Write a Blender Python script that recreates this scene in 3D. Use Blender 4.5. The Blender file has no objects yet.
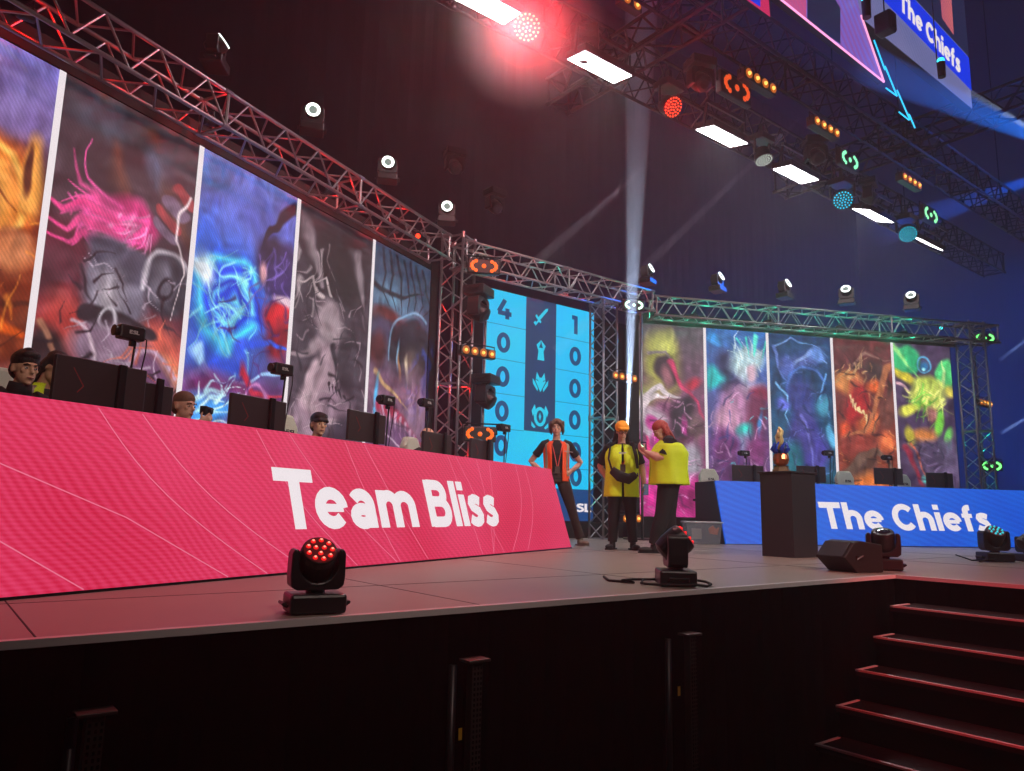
import bpy, bmesh, math, random
import numpy as np
from mathutils import Vector, Matrix, Quaternion
random.seed(7)
PI = math.pi
sc = bpy.context.scene
COL = sc.collection
V = Vector

# ------------------------------------------------------------------ camera (z = 0 is the top of the stage)
A0 = math.radians(52.1); PITCH = math.radians(9.373); ROLL = math.radians(1.263); FPX = 750.1; EYE = 0.5; GROUND = -1.54
def _w(v):
    return V((math.sin(A0)*v[0]+math.cos(A0)*v[1], -math.cos(A0)*v[0]+math.sin(A0)*v[1], v[2]))
_cp, _sp, _cr, _sr = math.cos(PITCH), math.sin(PITCH), math.cos(ROLL), math.sin(ROLL)
CR = _w((_cr, -_sr*_sp, _sr*_cp)); CU = _w((-_sr, -_cr*_sp, _cr*_cp)); CF = _w((0, _cp, _sp))
cam = bpy.data.objects.new('camera', bpy.data.cameras.new('camera')); COL.objects.link(cam)
cam.matrix_world = Matrix(((CR.x, CU.x, -CF.x, 0), (CR.y, CU.y, -CF.y, 0), (CR.z, CU.z, -CF.z, EYE), (0, 0, 0, 1)))
cam.data.sensor_width = 36; cam.data.lens = FPX/1024*36; cam.data.clip_end = 200; cam.data.clip_start = 0.05
sc.camera = cam
CP = V((0, 0, EYE))
def hit(px, py, n, d):
    """point of the plane n.P = d seen at a pixel of the photograph (used to measure where things stand)"""
    v = CF + CR*((px-512)/FPX) - CU*((py-385.5)/FPX)
    n = V(n)
    return CP + v*((d-n.dot(CP))/n.dot(v))
def on_y(px, py, y): return hit(px, py, (0, 1, 0), y)
def on_z(px, py, z): return hit(px, py, (0, 0, 1), z)

# ------------------------------------------------------------------ colours and materials
def lin(c):
    return tuple(((x/255)/12.92 if x/255 <= .04045 else ((x/255+.055)/1.055)**2.4) for x in c)
_m = {}
def mat(name, col, rough=.5, metal=0, emit=None, es=1, bump=0, bscale=40, var=0, vscale=6, sample=True, alpha=None, trans=0):
    """procedural surface; col and emit are sRGB 0-255"""
    if name in _m: return _m[name]
    m = bpy.data.materials.new(name); m.use_nodes = True; nt = m.node_tree; N = nt.nodes; L = nt.links
    b = N['Principled BSDF']; c = lin(col)
    b.inputs['Base Color'].default_value = (*c, 1); b.inputs['Roughness'].default_value = rough; b.inputs['Metallic'].default_value = metal
    if rough >= .9: b.inputs['Specular IOR Level'].default_value = .04
    if trans: b.inputs['Transmission Weight'].default_value = trans
    if alpha is not None: b.inputs['Alpha'].default_value = alpha
    if var or bump:
        tc = N.new('ShaderNodeTexCoord'); nz = N.new('ShaderNodeTexNoise'); nz.inputs['Scale'].default_value = vscale; nz.inputs['Detail'].default_value = 6
        L.new(tc.outputs['Object'], nz.inputs['Vector'])
        if var:
            mx = N.new('ShaderNodeMixRGB'); mx.inputs[1].default_value = (*[x*(1-var) for x in c], 1); mx.inputs[2].default_value = (*[min(1, x*(1+var)) for x in c], 1)
            L.new(nz.outputs['Fac'], mx.inputs[0]); L.new(mx.outputs[0], b.inputs['Base Color'])
        if bump:
            n2 = N.new('ShaderNodeTexNoise'); n2.inputs['Scale'].default_value = bscale; n2.inputs['Detail'].default_value = 4; L.new(tc.outputs['Object'], n2.inputs['Vector'])
            bp = N.new('ShaderNodeBump'); bp.inputs['Strength'].default_value = bump; bp.inputs['Distance'].default_value = .01
            L.new(n2.outputs['Fac'], bp.inputs['Height']); L.new(bp.outputs[0], b.inputs['Normal'])
    if emit is not None:
        e = lin(emit); b.inputs['Emission Color'].default_value = (*e, 1); b.inputs['Emission Strength'].default_value = es
    if not sample: m.cycles.emission_sampling = 'NONE'
    _m[name] = m
    return m
def led_mat(name, c1, c2, scale=26, dist=3, es=1.0, sample=True, c3=None):
    """LED screen face: flat colour broken by fine pixel rows and slow moire bands"""
    m = bpy.data.materials.new(name); m.use_nodes = True; nt = m.node_tree; N = nt.nodes; L = nt.links
    b = N['Principled BSDF']; b.inputs['Base Color'].default_value = (.01, .01, .01, 1); b.inputs['Roughness'].default_value = .5
    tc = N.new('ShaderNodeTexCoord')
    nz = N.new('ShaderNodeTexNoise'); nz.inputs['Scale'].default_value = .8; nz.inputs['Detail'].default_value = 1; L.new(tc.outputs['Object'], nz.inputs['Vector'])
    wv = N.new('ShaderNodeTexWave'); wv.bands_direction = 'DIAGONAL'; wv.inputs['Scale'].default_value = scale*3; wv.inputs['Distortion'].default_value = dist*1.6; wv.inputs['Detail'].default_value = 0; wv.inputs['Detail Scale'].default_value = .3
    L.new(tc.outputs['Object'], wv.inputs['Vector'])
    w2 = N.new('ShaderNodeTexWave'); w2.bands_direction = 'Z'; w2.inputs['Scale'].default_value = 14; w2.inputs['Distortion'].default_value = .3; L.new(tc.outputs['Object'], w2.inputs['Vector'])
    ad = N.new('ShaderNodeMath'); ad.operation = 'MULTIPLY_ADD'; ad.inputs[1].default_value = .38; L.new(wv.outputs['Fac'], ad.inputs[0]); L.new(nz.outputs['Fac'], ad.inputs[2])
    a2 = N.new('ShaderNodeMath'); a2.operation = 'MULTIPLY_ADD'; a2.inputs[1].default_value = .25; L.new(w2.outputs['Fac'], a2.inputs[0]); L.new(ad.outputs[0], a2.inputs[2])
    mr = N.new('ShaderNodeMapRange'); mr.inputs['From Min'].default_value = .3; mr.inputs['From Max'].default_value = 1.15; L.new(a2.outputs[0], mr.inputs['Value'])
    mx = N.new('ShaderNodeMixRGB'); mx.inputs[1].default_value = (*lin(c1), 1); mx.inputs[2].default_value = (*lin(c2), 1); L.new(mr.outputs[0], mx.inputs[0])
    L.new(mx.outputs[0], b.inputs['Emission Color']); b.inputs['Emission Strength'].default_value = es
    if not sample: m.cycles.emission_sampling = 'NONE'
    _m[name] = m
    return m
def glow(name, col, es, sample=False): return mat(name, (20, 20, 20), .4, emit=col, es=es, sample=sample)

BLACK = mat('black_plastic', (22, 21, 23), .45, bump=.15, bscale=90)
BLACKMET = mat('black_metal', (26, 25, 28), .35, .4, var=.2)
CASE = mat('black_housing', (30, 28, 31), .38, var=.25, bump=.1)
STEEL = mat('truss_aluminium', (150, 148, 150), .38, .85, var=.12)
DARKSTEEL = mat('dark_truss_steel', (24, 23, 26), .5, .6, var=.2)
WHITE = mat('screen_white', (24, 24, 24), .6, emit=(238, 228, 232), es=1.0, sample=False)
RUBBER = mat('rubber', (16, 16, 17), .8)
SKIN = mat('skin', (226, 172, 148), .55, var=.08, vscale=14)
SKIN2 = mat('skin_warm', (222, 172, 140), .55, var=.08, vscale=14)
HAIRBK = mat('black_hair', (24, 19, 18), .55, bump=.6, bscale=120, var=.3)
HAIRBR = mat('brown_hair', (112, 80, 60), .6, bump=.6, bscale=120, var=.4, vscale=30)
HAIRRED = mat('red_hair', (178, 72, 62), .6, bump=.6, bscale=120, var=.35, vscale=30)
TEE = mat('black_tshirt', (26, 25, 28), .85, bump=.4, bscale=25, var=.2)
TROUSER = mat('black_trousers', (24, 23, 26), .85, bump=.4, bscale=22, var=.2)
BROWNTR = mat('dark_brown_trousers', (66, 52, 48), .85, bump=.4, bscale=22, var=.2)
HIVISY = mat('hi_vis_yellow', (222, 244, 36), .65, bump=.5, bscale=16, var=.12, emit=(190, 210, 10), es=.06, sample=False)
HIVISO = mat('hi_vis_orange', (255, 86, 34), .65, bump=.4, bscale=16, var=.1, emit=(255, 70, 20), es=.06, sample=False)
REFLEX = mat('reflective_tape', (178, 160, 138), .35, .2, var=.1)
CHAIRW = mat('pale_chair_leather', (196, 202, 184), .5, var=.08)

# ------------------------------------------------------------------ mesh helpers
def obj(name, bm, m=None, parent=None, smooth=False, bevel=0):
    me = bpy.data.meshes.new(name); bm.to_mesh(me); bm.free()
    if m: me.materials.append(m)
    if smooth:
        for p in me.polygons: p.use_smooth = True
    o = bpy.data.objects.new(name, me); COL.objects.link(o)
    if parent: o.parent = parent
    if bevel:
        b = o.modifiers.new('bevel', 'BEVEL'); b.width = bevel; b.segments = 2; b.limit_method = 'ANGLE'
    return o
def tag(o, label, cat, group=None, kind=None):
    if label: o['label'] = label
    if cat: o['category'] = cat
    if group: o['group'] = group
    if kind: o['kind'] = kind
    return o
def thing(name, label, cat, loc=(0, 0, 0), rz=0, group=None, kind=None):
    o = bpy.data.objects.new(name, None); COL.objects.link(o); o.location = loc; o.rotation_euler = (0, 0, rz); o.empty_display_size = .1
    return tag(o, label, cat, group, kind)
def T(loc=(0, 0, 0), rot=(0, 0, 0)):
    from mathutils import Euler
    return Matrix.Translation(V(loc)) @ Euler(rot).to_matrix().to_4x4()
def frame(o, x, y, z):
    x, y, z = V(x), V(y), V(z)
    return Matrix(((x.x, y.x, z.x, o[0]), (x.y, y.y, z.y, o[1]), (x.z, y.z, z.z, o[2]), (0, 0, 0, 1)))
def box(bm, c, s, M=None, taper=1.0):
    vs = []
    for dz in (-.5, .5):
        k = taper if dz > 0 else 1
        for dx, dy in ((-.5, -.5), (.5, -.5), (.5, .5), (-.5, .5)):
            p = V((c[0]+dx*s[0]*k, c[1]+dy*s[1]*k, c[2]+dz*s[2]))
            vs.append(bm.verts.new(M @ p if M else p))
    for f in ((3, 2, 1, 0), (4, 5, 6, 7), (0, 1, 5, 4), (1, 2, 6, 5), (2, 3, 7, 6), (3, 0, 4, 7)): bm.faces.new([vs[i] for i in f])
    return bm
def prism(bm, pts, h0, h1, M=None):
    """polygon in local XY raised from h0 to h1"""
    a = [bm.verts.new((M @ V((x, y, h0))) if M else V((x, y, h0))) for x, y in pts]
    b = [bm.verts.new((M @ V((x, y, h1))) if M else V((x, y, h1))) for x, y in pts]
    bm.faces.new(a[::-1]); bm.faces.new(b)
    n = len(pts)
    for i in range(n): bm.faces.new((a[i], a[(i+1) % n], b[(i+1) % n], b[i]))
    return bm
def tube(bm, pts, rad, n=8, side=None, cap=True):
    """round or oval tube through pts; rad = number, list of numbers or list of (rx, ry); side fixes the rx direction"""
    pts = [V(p) for p in pts]; k = len(pts)
    if not isinstance(rad, (list, tuple)): rad = [rad]*k
    rad = [(r, r) if not isinstance(r, (list, tuple)) else r for r in rad]
    rings = []
    u = None
    for i, p in enumerate(pts):
        d = (pts[min(i+1, k-1)]-pts[max(i-1, 0)]).normalized()
        if side is not None: u = (V(side)-d*d.dot(V(side))).normalized()
        elif u is None:
            u = d.orthogonal().normalized()
        else: u = (u-d*d.dot(u)).normalized()
        w = d.cross(u)
        rings.append([bm.verts.new(p+u*(rad[i][0]*math.cos(2*PI*j/n))+w*(rad[i][1]*math.sin(2*PI*j/n))) for j in range(n)])
    for a, b in zip(rings, rings[1:]):
        for j in range(n): bm.faces.new((a[j], a[(j+1) % n], b[(j+1) % n], b[j]))
    if cap: bm.faces.new(rings[0][::-1]); bm.faces.new(rings[-1])
    return bm
def ball(bm, c, r, M=None, seg=14):
    if not isinstance(r, (tuple, list)): r = (r, r, r)
    R = M.to_3x3().to_4x4() if M else Matrix.Identity(4)
    bmesh.ops.create_uvsphere(bm, u_segments=seg, v_segments=max(6, seg*2//3), radius=1, matrix=Matrix.Translation(V(c)) @ R @ Matrix.Diagonal((*r, 1)))
    return bm
def lathe(bm, prof, M=None, n=24):
    """profile [(r, z)] turned about local Z"""
    rings = []
    for r, z in prof:
        rings.append([bm.verts.new((M or Matrix()) @ V((max(r, 1e-4)*math.cos(2*PI*j/n), max(r, 1e-4)*math.sin(2*PI*j/n), z))) for j in range(n)])
    for a, b in zip(rings, rings[1:]):
        for j in range(n): bm.faces.new((a[j], a[(j+1) % n], b[(j+1) % n], b[j]))
    bm.faces.new(rings[0][::-1]); bm.faces.new(rings[-1])
    return bm
def B(): return bmesh.new()
def zdir(d, up=(0, 0, 1)):
    """rotation whose local +Z looks along d and local +Y is as near 'up' as it can be"""
    z = V(d).normalized(); x = V(up).cross(z)
    x = x.normalized() if x.length > 1e-4 else V((1, 0, 0)); y = z.cross(x)
    return frame((0, 0, 0), x, y, z)

# ------------------------------------------------------------------ lettering drawn as thick strokes
def arc(cx, cy, rx, ry, a0, a1, n=18):
    return [(cx+rx*math.cos(math.radians(a0+(a1-a0)*i/n)), cy+ry*math.sin(math.radians(a0+(a1-a0)*i/n))) for i in range(n+1)]
W_ = .2
def glyph(ch):
    g = {
     'T': (.80, [[(0, .9), (.80, .9)], [(.40, 0), (.40, .9)]]),
     'e': (.72, [arc(.36, .36, .26, .26, 0, 318), [(.1, .36, .14), (.62, .36, .14)]]),
     'a': (.66, [arc(.30, .42, .22, .2, 148, 0, 10)+[(.52, 0)], arc(.29, .22, .19, .13, 0, 360), [(.3, .345, .1), (.5, .345, .1)]]),
     'm': (1.10, [[(.1, 0), (.1, .72)], arc(.31, .42, .21, .2, 180, 0, 10)+[(.52, 0)], arc(.75, .42, .23, .2, 160, 0, 10)+[(.98, 0)]]),
     'h': (.68, [[(.1, 0), (.1, 1.02)], arc(.33, .4, .23, .22, 170, 0, 10)+[(.56, 0)]]),
     'B': (.80, [[(.11, 0), (.11, 1)], [(.11, .9), (.38, .9)]+arc(.42, .72, .19, .18, 90, -90, 10)+[(.11, .54)], [(.11, .54), (.42, .54)]+arc(.46, .32, .22, .22, 90, -90, 10)+[(.11, .1)]]),
     'l': (.22, [[(.11, 0), (.11, 1.02)]]),
     'i': (.22, [[(.11, 0), (.11, .72)], [(.11, .82), (.11, 1.02)]]),
     's': (.56, [[(.50, .575), (.40, .62), (.29, .635), (.18, .6), (.145, .52), (.19, .44), (.29, .39), (.40, .345), (.45, .25), (.42, .155), (.33, .1), (.23, .09), (.13, .115), (.04, .17)]]),
     'C': (.86, [arc(.46, .5, .36, .41, 42, 318)]),
     'f': (.46, [[(.19, 0), (.19, .74)]+arc(.37, .78, .18, .16, 170, 78, 6), [(.0, .61, .16), (.42, .61, .16)]]),
     '0': (.80, [arc(.4, .5, .27, .40, 0, 360, 28)]),
     '1': (.42, [[(.26, 0), (.26, 1)], [(.0, .90), (.3, .90)]]),
     '4': (.84, [[(.46, .98), (.1, .33)], [(.06, .28), (.84, .28)], [(.6, 0), (.6, .55)]]),
     'E': (.66, [[(.1, 0), (.1, 1)], [(.1, .9), (.64, .9)], [(.1, .5), (.58, .5)], [(.1, .1), (.64, .1)]]),
     'S': (.66, [[(.6, .8), (.5, .88), (.34, .91), (.18, .86), (.12, .74), (.18, .62), (.34, .54), (.5, .46), (.58, .32), (.54, .18), (.4, .1), (.26, .09), (.12, .14), (.04, .22)]]),
     'L': (.62, [[(.1, 0), (.1, 1)], [(.1, .1), (.6, .1)]]),
     ' ': (.24, []),
    }
    return g[ch]
def stroke(bm, pts, w, M, h=.004, closed=False):
    P = [V((p[0], p[1], 0)) for p in pts]; k = len(P)
    if k > 2 and (P[0]-P[-1]).length < 1e-4: closed = True; P = P[:-1]; k -= 1
    L, R = [], []
    for i in range(k):
        if closed: a = (P[i]-P[i-1]).normalized(); b = (P[(i+1) % k]-P[i]).normalized()
        else:
            a = (P[i]-P[i-1]).normalized() if i else None; b = (P[i+1]-P[i]).normalized() if i < k-1 else None
            a = a or b; b = b or a
        t = (a+b); t = t.normalized() if t.length > 1e-6 else a
        nrm = V((-t.y, t.x, 0)); s = 1/max(.5, nrm.dot(V((-a.y, a.x, 0))))
        L.append(P[i]+nrm*(w/2*s)); R.append(P[i]-nrm*(w/2*s))
    def mk(q, z): return bm.verts.new(M @ V((q.x, q.y, z)))
    l0 = [mk(q, 0) for q in L]; r0 = [mk(q, 0) for q in R]; l1 = [mk(q, h) for q in L]; r1 = [mk(q, h) for q in R]
    rng = range(k) if closed else range(k-1)
    for i in rng:
        j = (i+1) % k
        bm.faces.new((l1[i], r1[i], r1[j], l1[j])); bm.faces.new((l0[j], r0[j], r0[i], l0[i]))
        bm.faces.new((l0[i], l1[i], l1[j], l0[j])); bm.faces.new((r0[j], r1[j], r1[i], r0[i]))
    if not closed:
        bm.faces.new((l0[0], r0[0], r1[0], l1[0])); bm.faces.new((l1[-1], r1[-1], r0[-1], l0[-1]))
def lettering(text, M, cap, width=None, gap=.078, w=.222, h=.004):
    """text starting at the origin of M, cap height 'cap', squeezed to 'width'"""
    x = 0; items = []
    for q_, ch in enumerate(text):
        adv, st = glyph(ch)
        if ch == 'T' and text[q_+1:q_+2] in ('e', 'a', 'o'): adv -= .09
        for s in st: items.append((x, s))
        x += adv+gap
    x -= gap
    kx = (width/x) if width else cap
    bm = B()
    for ox, s in items:
        ww = s[0][2] if len(s[0]) == 3 else w
        # stroke in unit space, then scale through the matrix
        stroke(bm, [(p[0]+ox, p[1]) for p in s], ww, M @ Matrix.Diagonal((kx, cap, 1, 1)), h)
    return bm

# ------------------------------------------------------------------ light helpers
def light(name, typ, loc, energy, col, size=.1, aim=None, spot=60, blend=.6, sizey=None):
    d = bpy.data.lights.new(name, typ); d.energy = energy; d.color = lin(col) if max(col) > 1.01 else col
    if typ == 'AREA':
        d.size = size
        if sizey: d.shape = 'RECTANGLE'; d.size_y = sizey
    else: d.shadow_soft_size = size
    if typ == 'SPOT': d.spot_size = math.radians(spot); d.spot_blend = blend
    o = bpy.data.objects.new(name, d); COL.objects.link(o); o.location = loc
    if aim is not None: o.rotation_euler = (V(aim)-V(loc)).to_track_quat('-Z', 'Y').to_euler()
    return o

exec_parts = True
# ================================================================== THE HALL
def struct(name, bm, m, kind='structure'):
    o = obj(name, bm, m); o['kind'] = kind; return o
DRAPE = mat('black_drape', (34, 31, 38), .9, bump=.5, bscale=3, var=.25, vscale=2)
def drape_wall(name, p0, p1, z0, z1):
    bm = B(); p0 = V(p0); p1 = V(p1); d = (p1-p0); L_ = d.length; d.normalize(); n = V((-d.y, d.x)); k = int(L_/.16); pr = []
    for i in range(k+1):
        q = p0+d*(L_*i/k)+n*(.010*math.sin(i*1.9)+.012*math.sin(i*.73))
        pr.append((bm.verts.new((q.x, q.y, z0)), bm.verts.new((q.x, q.y, z1))))
    for a, b in zip(pr, pr[1:]): bm.faces.new((a[0], b[0], b[1], a[1]))
    return struct(name, bm, DRAPE)
struct('floor', box(B(), (14, 8, GROUND-.05), (64, 40, .1)), mat('hall_floor', (40, 38, 40), .7, var=.3, vscale=2))
struct('ceiling', box(B(), (14, 8, 20.05), (64, 40, .1)), mat('hall_ceiling', (26, 24, 28), .9, var=.2))
drape_wall('wall_back', (-18, 19), (46, 19), GROUND, 20)
drape_wall('wall_right', (38, 28), (38, -12), GROUND, 20)
drape_wall('wall_left', (-14, -12), (-14, 28), GROUND, 20)
drape_wall('wall_front', (46, -11.5), (-18, -11.5), GROUND, 20)

# haze that fills the hall
hz = bpy.data.materials.new('hall_haze'); hz.use_nodes = True; nt = hz.node_tree; nt.nodes.clear()
out = nt.nodes.new('ShaderNodeOutputMaterial'); vs = nt.nodes.new('ShaderNodeVolumeScatter'); vs.inputs['Color'].default_value = (.9, .9, .92, 1); vs.inputs['Density'].default_value = .0055; vs.inputs['Anisotropy'].default_value = .35
nt.links.new(vs.outputs[0], out.inputs['Volume'])
tag(obj('haze', box(B(), (12, 3.75, 9.2), (51.4, 29.6, 21.3)), hz), 'thin stage haze hanging in the air of the hall', 'haze', kind='stuff')

# ================================================================== STAGE
DECK = mat('stage_deck', (150, 136, 124), .40, var=.16, vscale=1.6, bump=.08, bscale=60)
SKIRTM = mat('stage_skirt', (5, 5, 6), .95, bump=.5, bscale=6, var=.3)
EDGE = mat('aluminium_edging', (214, 206, 206), .45, .1)
FY = 3.30; FX = 6.93          # front edge and inner corner of the stage
stg = thing('stage', 'wide grey topped stage with black skirt and pale metal edge, thrust at the right', 'stage', (0, 0, GROUND))
def st_(name, bm, m): 
    o = obj(name, bm, m, stg); o.location = (0, 0, -GROUND); return o
bm = B(); prism(bm, [(-8, FY), (FX, FY), (FX, -6), (26, -6), (26, 13), (-8, 13)], -.12, 0)
st_('deck', bm, DECK)
bm = B()
for x in (-1.6, .4, 2.4, 4.4): box(bm, (x, 8.15, .0006), (.007, 9.66, .0014))
for x in (6.6, 8.9, 11.2, 13.5, 15.8): box(bm, (x+.4, 8.15 if x < 6.9 else 5, .0006), (.007, 9.66 if x < 6.9 else 16, .0014))
box(bm, (1.0, 4.42, .0006), (11.8, .008, .0014)); box(bm, (14.5, 4.42, .0006), (15, .008, .0014)); box(bm, (14.5, 1.9, .0006), (15, .008, .0014)); box(bm, (9, 6.9, .0006), (34, .008, .0014))
st_('deck_seam', bm, mat('seam', (45, 38, 36), .8))
bm = B(); k = 0
def skirt(a, b, nrm):
    bm = B(); a = V(a); b = V(b); L_ = (b-a).length; d = (b-a)/L_; n = V(nrm); m_ = int(L_/.09); pr = []
    for i in range(m_+1):
        q = a+d*(L_*i/m_)+n*(.012*math.sin(i*2.1)+.01*math.sin(i*.9)+.01)
        pr.append((bm.verts.new((q.x, q.y, GROUND)), bm.verts.new((q.x, q.y, -.03))))
    for p, q in zip(pr, pr[1:]): bm.faces.new((p[0], q[0], q[1], p[1]))
    return bm
st_('skirt', skirt((-8, FY-.012), (FX-.06, FY-.012), (0, -1)), SKIRTM)
st_('skirt', skirt((FX-.02, FY-.01), (FX-.02, -6), (-1, 0)), SKIRTM)
bm = B(); box(bm, ((FX-8)/2-.03, FY-.02, -.012), (FX+8-.06, .044, .03)); st_('edge_strip', bm, EDGE)
bm = B(); box(bm, (FX-.028, (FY-6)/2-.02, -.012), (.06, FY+6, .03)); st_('edge_strip', bm, EDGE)

# steps in the nook, going down to the left along the skirt
RISE, RUN = .22, .305
stp = thing('stage_steps', 'black steps with pale metal nosings climbing to the stage thrust', 'steps', (FX, FY, GROUND))
SY0, SY1 = 3.12, .4
TREAD = mat('step_tread', (11, 10, 11), .7, var=.25, bump=.3)
for i in range(6):
    z = -RISE*(i+1)-.005; x1 = FX-.02-RUN*i; x0 = x1-RUN-.15
    M = Matrix.Translation(-V((FX, FY, GROUND)))
    s = obj('step', box(B(), ((x0+x1)/2+.075*0, (SY0+SY1)/2, z-.02), (x1-x0, SY0-SY1, .04), M), TREAD, stp)
    bm = B(); box(bm, (x0+.01, (SY0+SY1)/2, z+.001), (.03, SY0-SY1, .014), M)
    box(bm, (x0+.15, SY0-.012, z+.001), (.31, .022, .012), M)
    obj('nosing', bm, EDGE, s)
    obj('riser', box(B(), (x0+.05, (SY0+SY1)/2, z-.04-(RISE-.04)/2), (.012, SY0-SY1, RISE-.04), M), mat('riser', (4, 4, 5), .9), s)
bm = B(); M = Matrix.Translation(-V((FX, FY, GROUND)))
prism(bm, [(FX-.05, GROUND), (FX-.05, -.3)]+[q for i in range(6) for q in ((FX-.02-RUN*i, -RISE*(i+1)-.07), (FX-.02-RUN*(i+1), -RISE*(i+1)-.07))]+[(FX-RUN*6, GROUND)], 0, .04, M @ frame((0, SY0-.03, 0), (1, 0, 0), (0, 0, 1), (0, -1, 0)))
obj('stringer', bm, SKIRTM, stp)

# slotted posts standing before the skirt
POSTM = mat('post_aluminium', (96, 88, 84), .45, .7, var=.2)
SLOT = mat('post_slot', (14, 13, 14), .9)
for (px, py, lab) in ((95, 714, 'slotted metal post with cap standing at the left end of the stage skirt'), (475, 661, 'slotted metal post with cap before the middle of the stage skirt'), (690, 635, 'slotted metal post with cap standing nearest the steps')):
    p = on_y(px, py, 3.12)
    t = thing('slotted_post', lab, 'post', (p.x, 3.12, GROUND))
    H = p.z-GROUND
    obj('post', box(B(), (0, 0, H/2), (.062, .05, H)), POSTM, t, bevel=.004)
    obj('cap', box(B(), (0, 0, H+.006), (.13, .09, .014)), POSTM, t, bevel=.003)
    obj('base_plate', box(B(), (0, 0, .008), (.2, .16, .016)), POSTM, t)
    bm = B()
    for k in range(34):
        for dx in (-.017, .003, .021): box(bm, (dx, -.0255, H-.03-k*.024), (.009, .003, .013))
    o = obj('slots', bm, SLOT, t)
    p2 = on_y(px-22, py+4, 3.2)
    t2 = thing('leg_pipe', lab.replace('slotted metal post with cap', 'thin dark pipe').replace('standing at', 'beside the post at').replace('before', 'beside the post before').replace('standing nearest', 'beside the post nearest'), 'pipe', (p2.x, 3.2, GROUND))
    obj('pipe', tube(B(), [(0, 0, 0), (0, 0, p2.z-GROUND)], .02, 10), mat('pipe_grey', (62, 58, 60), .4, .6), t2, smooth=True)
    if px > 200:
        p3 = on_y(px-20 if px < 600 else px-15, py+73 if px < 600 else py+56, 3.19)
        obj('tag', box(B(), (p3.x-p2.x+.02, -.025, p3.z-GROUND), (.02, .004, .055)), mat('yellow_tag', (220, 170, 40), .6, emit=(200, 150, 30), es=.0), t2)

# ================================================================== LED WALLS
ANG = math.radians(25.6)
LD = V((math.cos(ANG), math.sin(ANG), 0)); LN = V((-LD.y, LD.x, 0))
RD = V((math.cos(ANG), -math.sin(ANG), 0)); RN = V((-RD.y, RD.x, 0))
SCR_T, SCR_B = 4.39, .42

# ---- painter: loose colour fields standing in for the printed artwork (no figures)
def vnoise(u, v, seed):
    rs = np.random.RandomState(seed); G = rs.rand(64, 64)
    iu = np.floor(u).astype(int); iv = np.floor(v).astype(int); fu = u-iu; fv = v-iv
    fu = fu*fu*(3-2*fu); fv = fv*fv*(3-2*fv)
    g = lambda a, b: G[a % 64, b % 64]
    return (g(iu, iv)*(1-fu)+g(iu+1, iv)*fu)*(1-fv)+(g(iu, iv+1)*(1-fu)+g(iu+1, iv+1)*fu)*fv
def fbm(u, v, seed, o=4):
    s = 0; a = .5
    for i in range(o): s = s+a*vnoise(u*2**i+7*i, v*2**i+3*i, seed+i); a *= .5
    return s/(1-.5**o)
class Paint:
    def __init__(self, nu, nv, bg, seed, warp=.10):
        self.nu, self.nv = nu, nv
        u, v = np.meshgrid(np.linspace(0, 1, nu), np.linspace(0, 1, nv))
        self.u0, self.v0 = u, v*2.55; self.seed = seed       # v0 in panel widths
        self.u = u+warp*(fbm(u*4, self.v0*4, seed, 2)-.5)*2; self.v = self.v0+warp*(fbm(u*4+20, self.v0*4+9, seed+50, 2)-.5)*2
        c0, c1 = [np.array(c, float) for c in bg]
        t = (self.v0/2.55)[..., None]; self.c = c0*(1-t)+c1*t
        self.c = self.c*(.75+.5*fbm(self.u*6, self.v*3, seed+9)[..., None])
    def mix(self, a, col):
        col = np.array(col, float); a = np.clip(a, 0, 1)[..., None]; self.c = self.c*(1-a)+col*a
    def ell(self, cx, cy, rx, ry, col, soft=.25, rot=0, al=1):
        cy *= 2.55; ry *= 2.55; r = math.radians(rot)
        x = self.u-cx; y = self.v-cy; xr = (x*math.cos(r)+y*math.sin(r))/rx; yr = (-x*math.sin(r)+y*math.cos(r))/ry
        d = np.sqrt(xr*xr+yr*yr); self.mix((1+soft-d)/(2*soft)*al, col)
    def line(self, pts, w, col, soft=.5, al=1, taper=True):
        best = np.full(self.u.shape, 9.); P = [(x, y*2.55) for x, y in pts]; n = len(P)-1
        for i in range(n):
            ax, ay = P[i]; bx, by = P[i+1]; dx, dy = bx-ax, by-ay; L2 = dx*dx+dy*dy+1e-9
            t = np.clip(((self.u-ax)*dx+(self.v-ay)*dy)/L2, 0, 1)
            ww = w*(1-.8*(i+t)/n) if taper else w
            d = np.hypot(self.u-ax-t*dx, self.v-ay-t*dy)/ww; best = np.minimum(best, d)
        self.mix((1+soft-best)/(2*soft)*al, col)
    def ring(self, cx, cy, r, w, col, a0=0, a1=360, al=1, spiral=0):
        n = 26; pts = [(cx+(r-spiral*i/n)*math.cos(math.radians(a0+(a1-a0)*i/n)), cy+(r-spiral*i/n)/2.55*math.sin(math.radians(a0+(a1-a0)*i/n))) for i in range(n+1)]
        self.line(pts, w, col, .8, al, taper=False)
    def strokes(self, n, col, seed, box_=(0, 1, 0, 1), ln=.3, w=.02, ang=(0, 360), al=.7):
        rs = random.Random(seed)
        for _ in range(n):
            x = rs.uniform(box_[0], box_[1]); y = rs.uniform(box_[2], box_[3]); a = math.radians(rs.uniform(*ang)); l = ln*rs.uniform(.5, 1.3); c = rs.uniform(-.5, .5)
            pts = [(x, y), (x+l/2*math.cos(a), y+l/2*math.sin(a)/2.55), (x+l*math.cos(a+c), y+l*math.sin(a+c)/2.55)]
            k = rs.uniform(.75, 1.2); self.line(pts, w*rs.uniform(.6, 1.3), [min(255, q*k) for q in col], .6, al)
    def done(self):
        t = fbm(self.u*16, self.v*7, self.seed+77, 3)[..., None]; c = self.c*(.72+.56*t)
        c = c+26*(vnoise(self.u*9, self.v*22, self.seed+5)[..., None]-.5)
        return np.clip(c, 0, 255)
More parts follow.
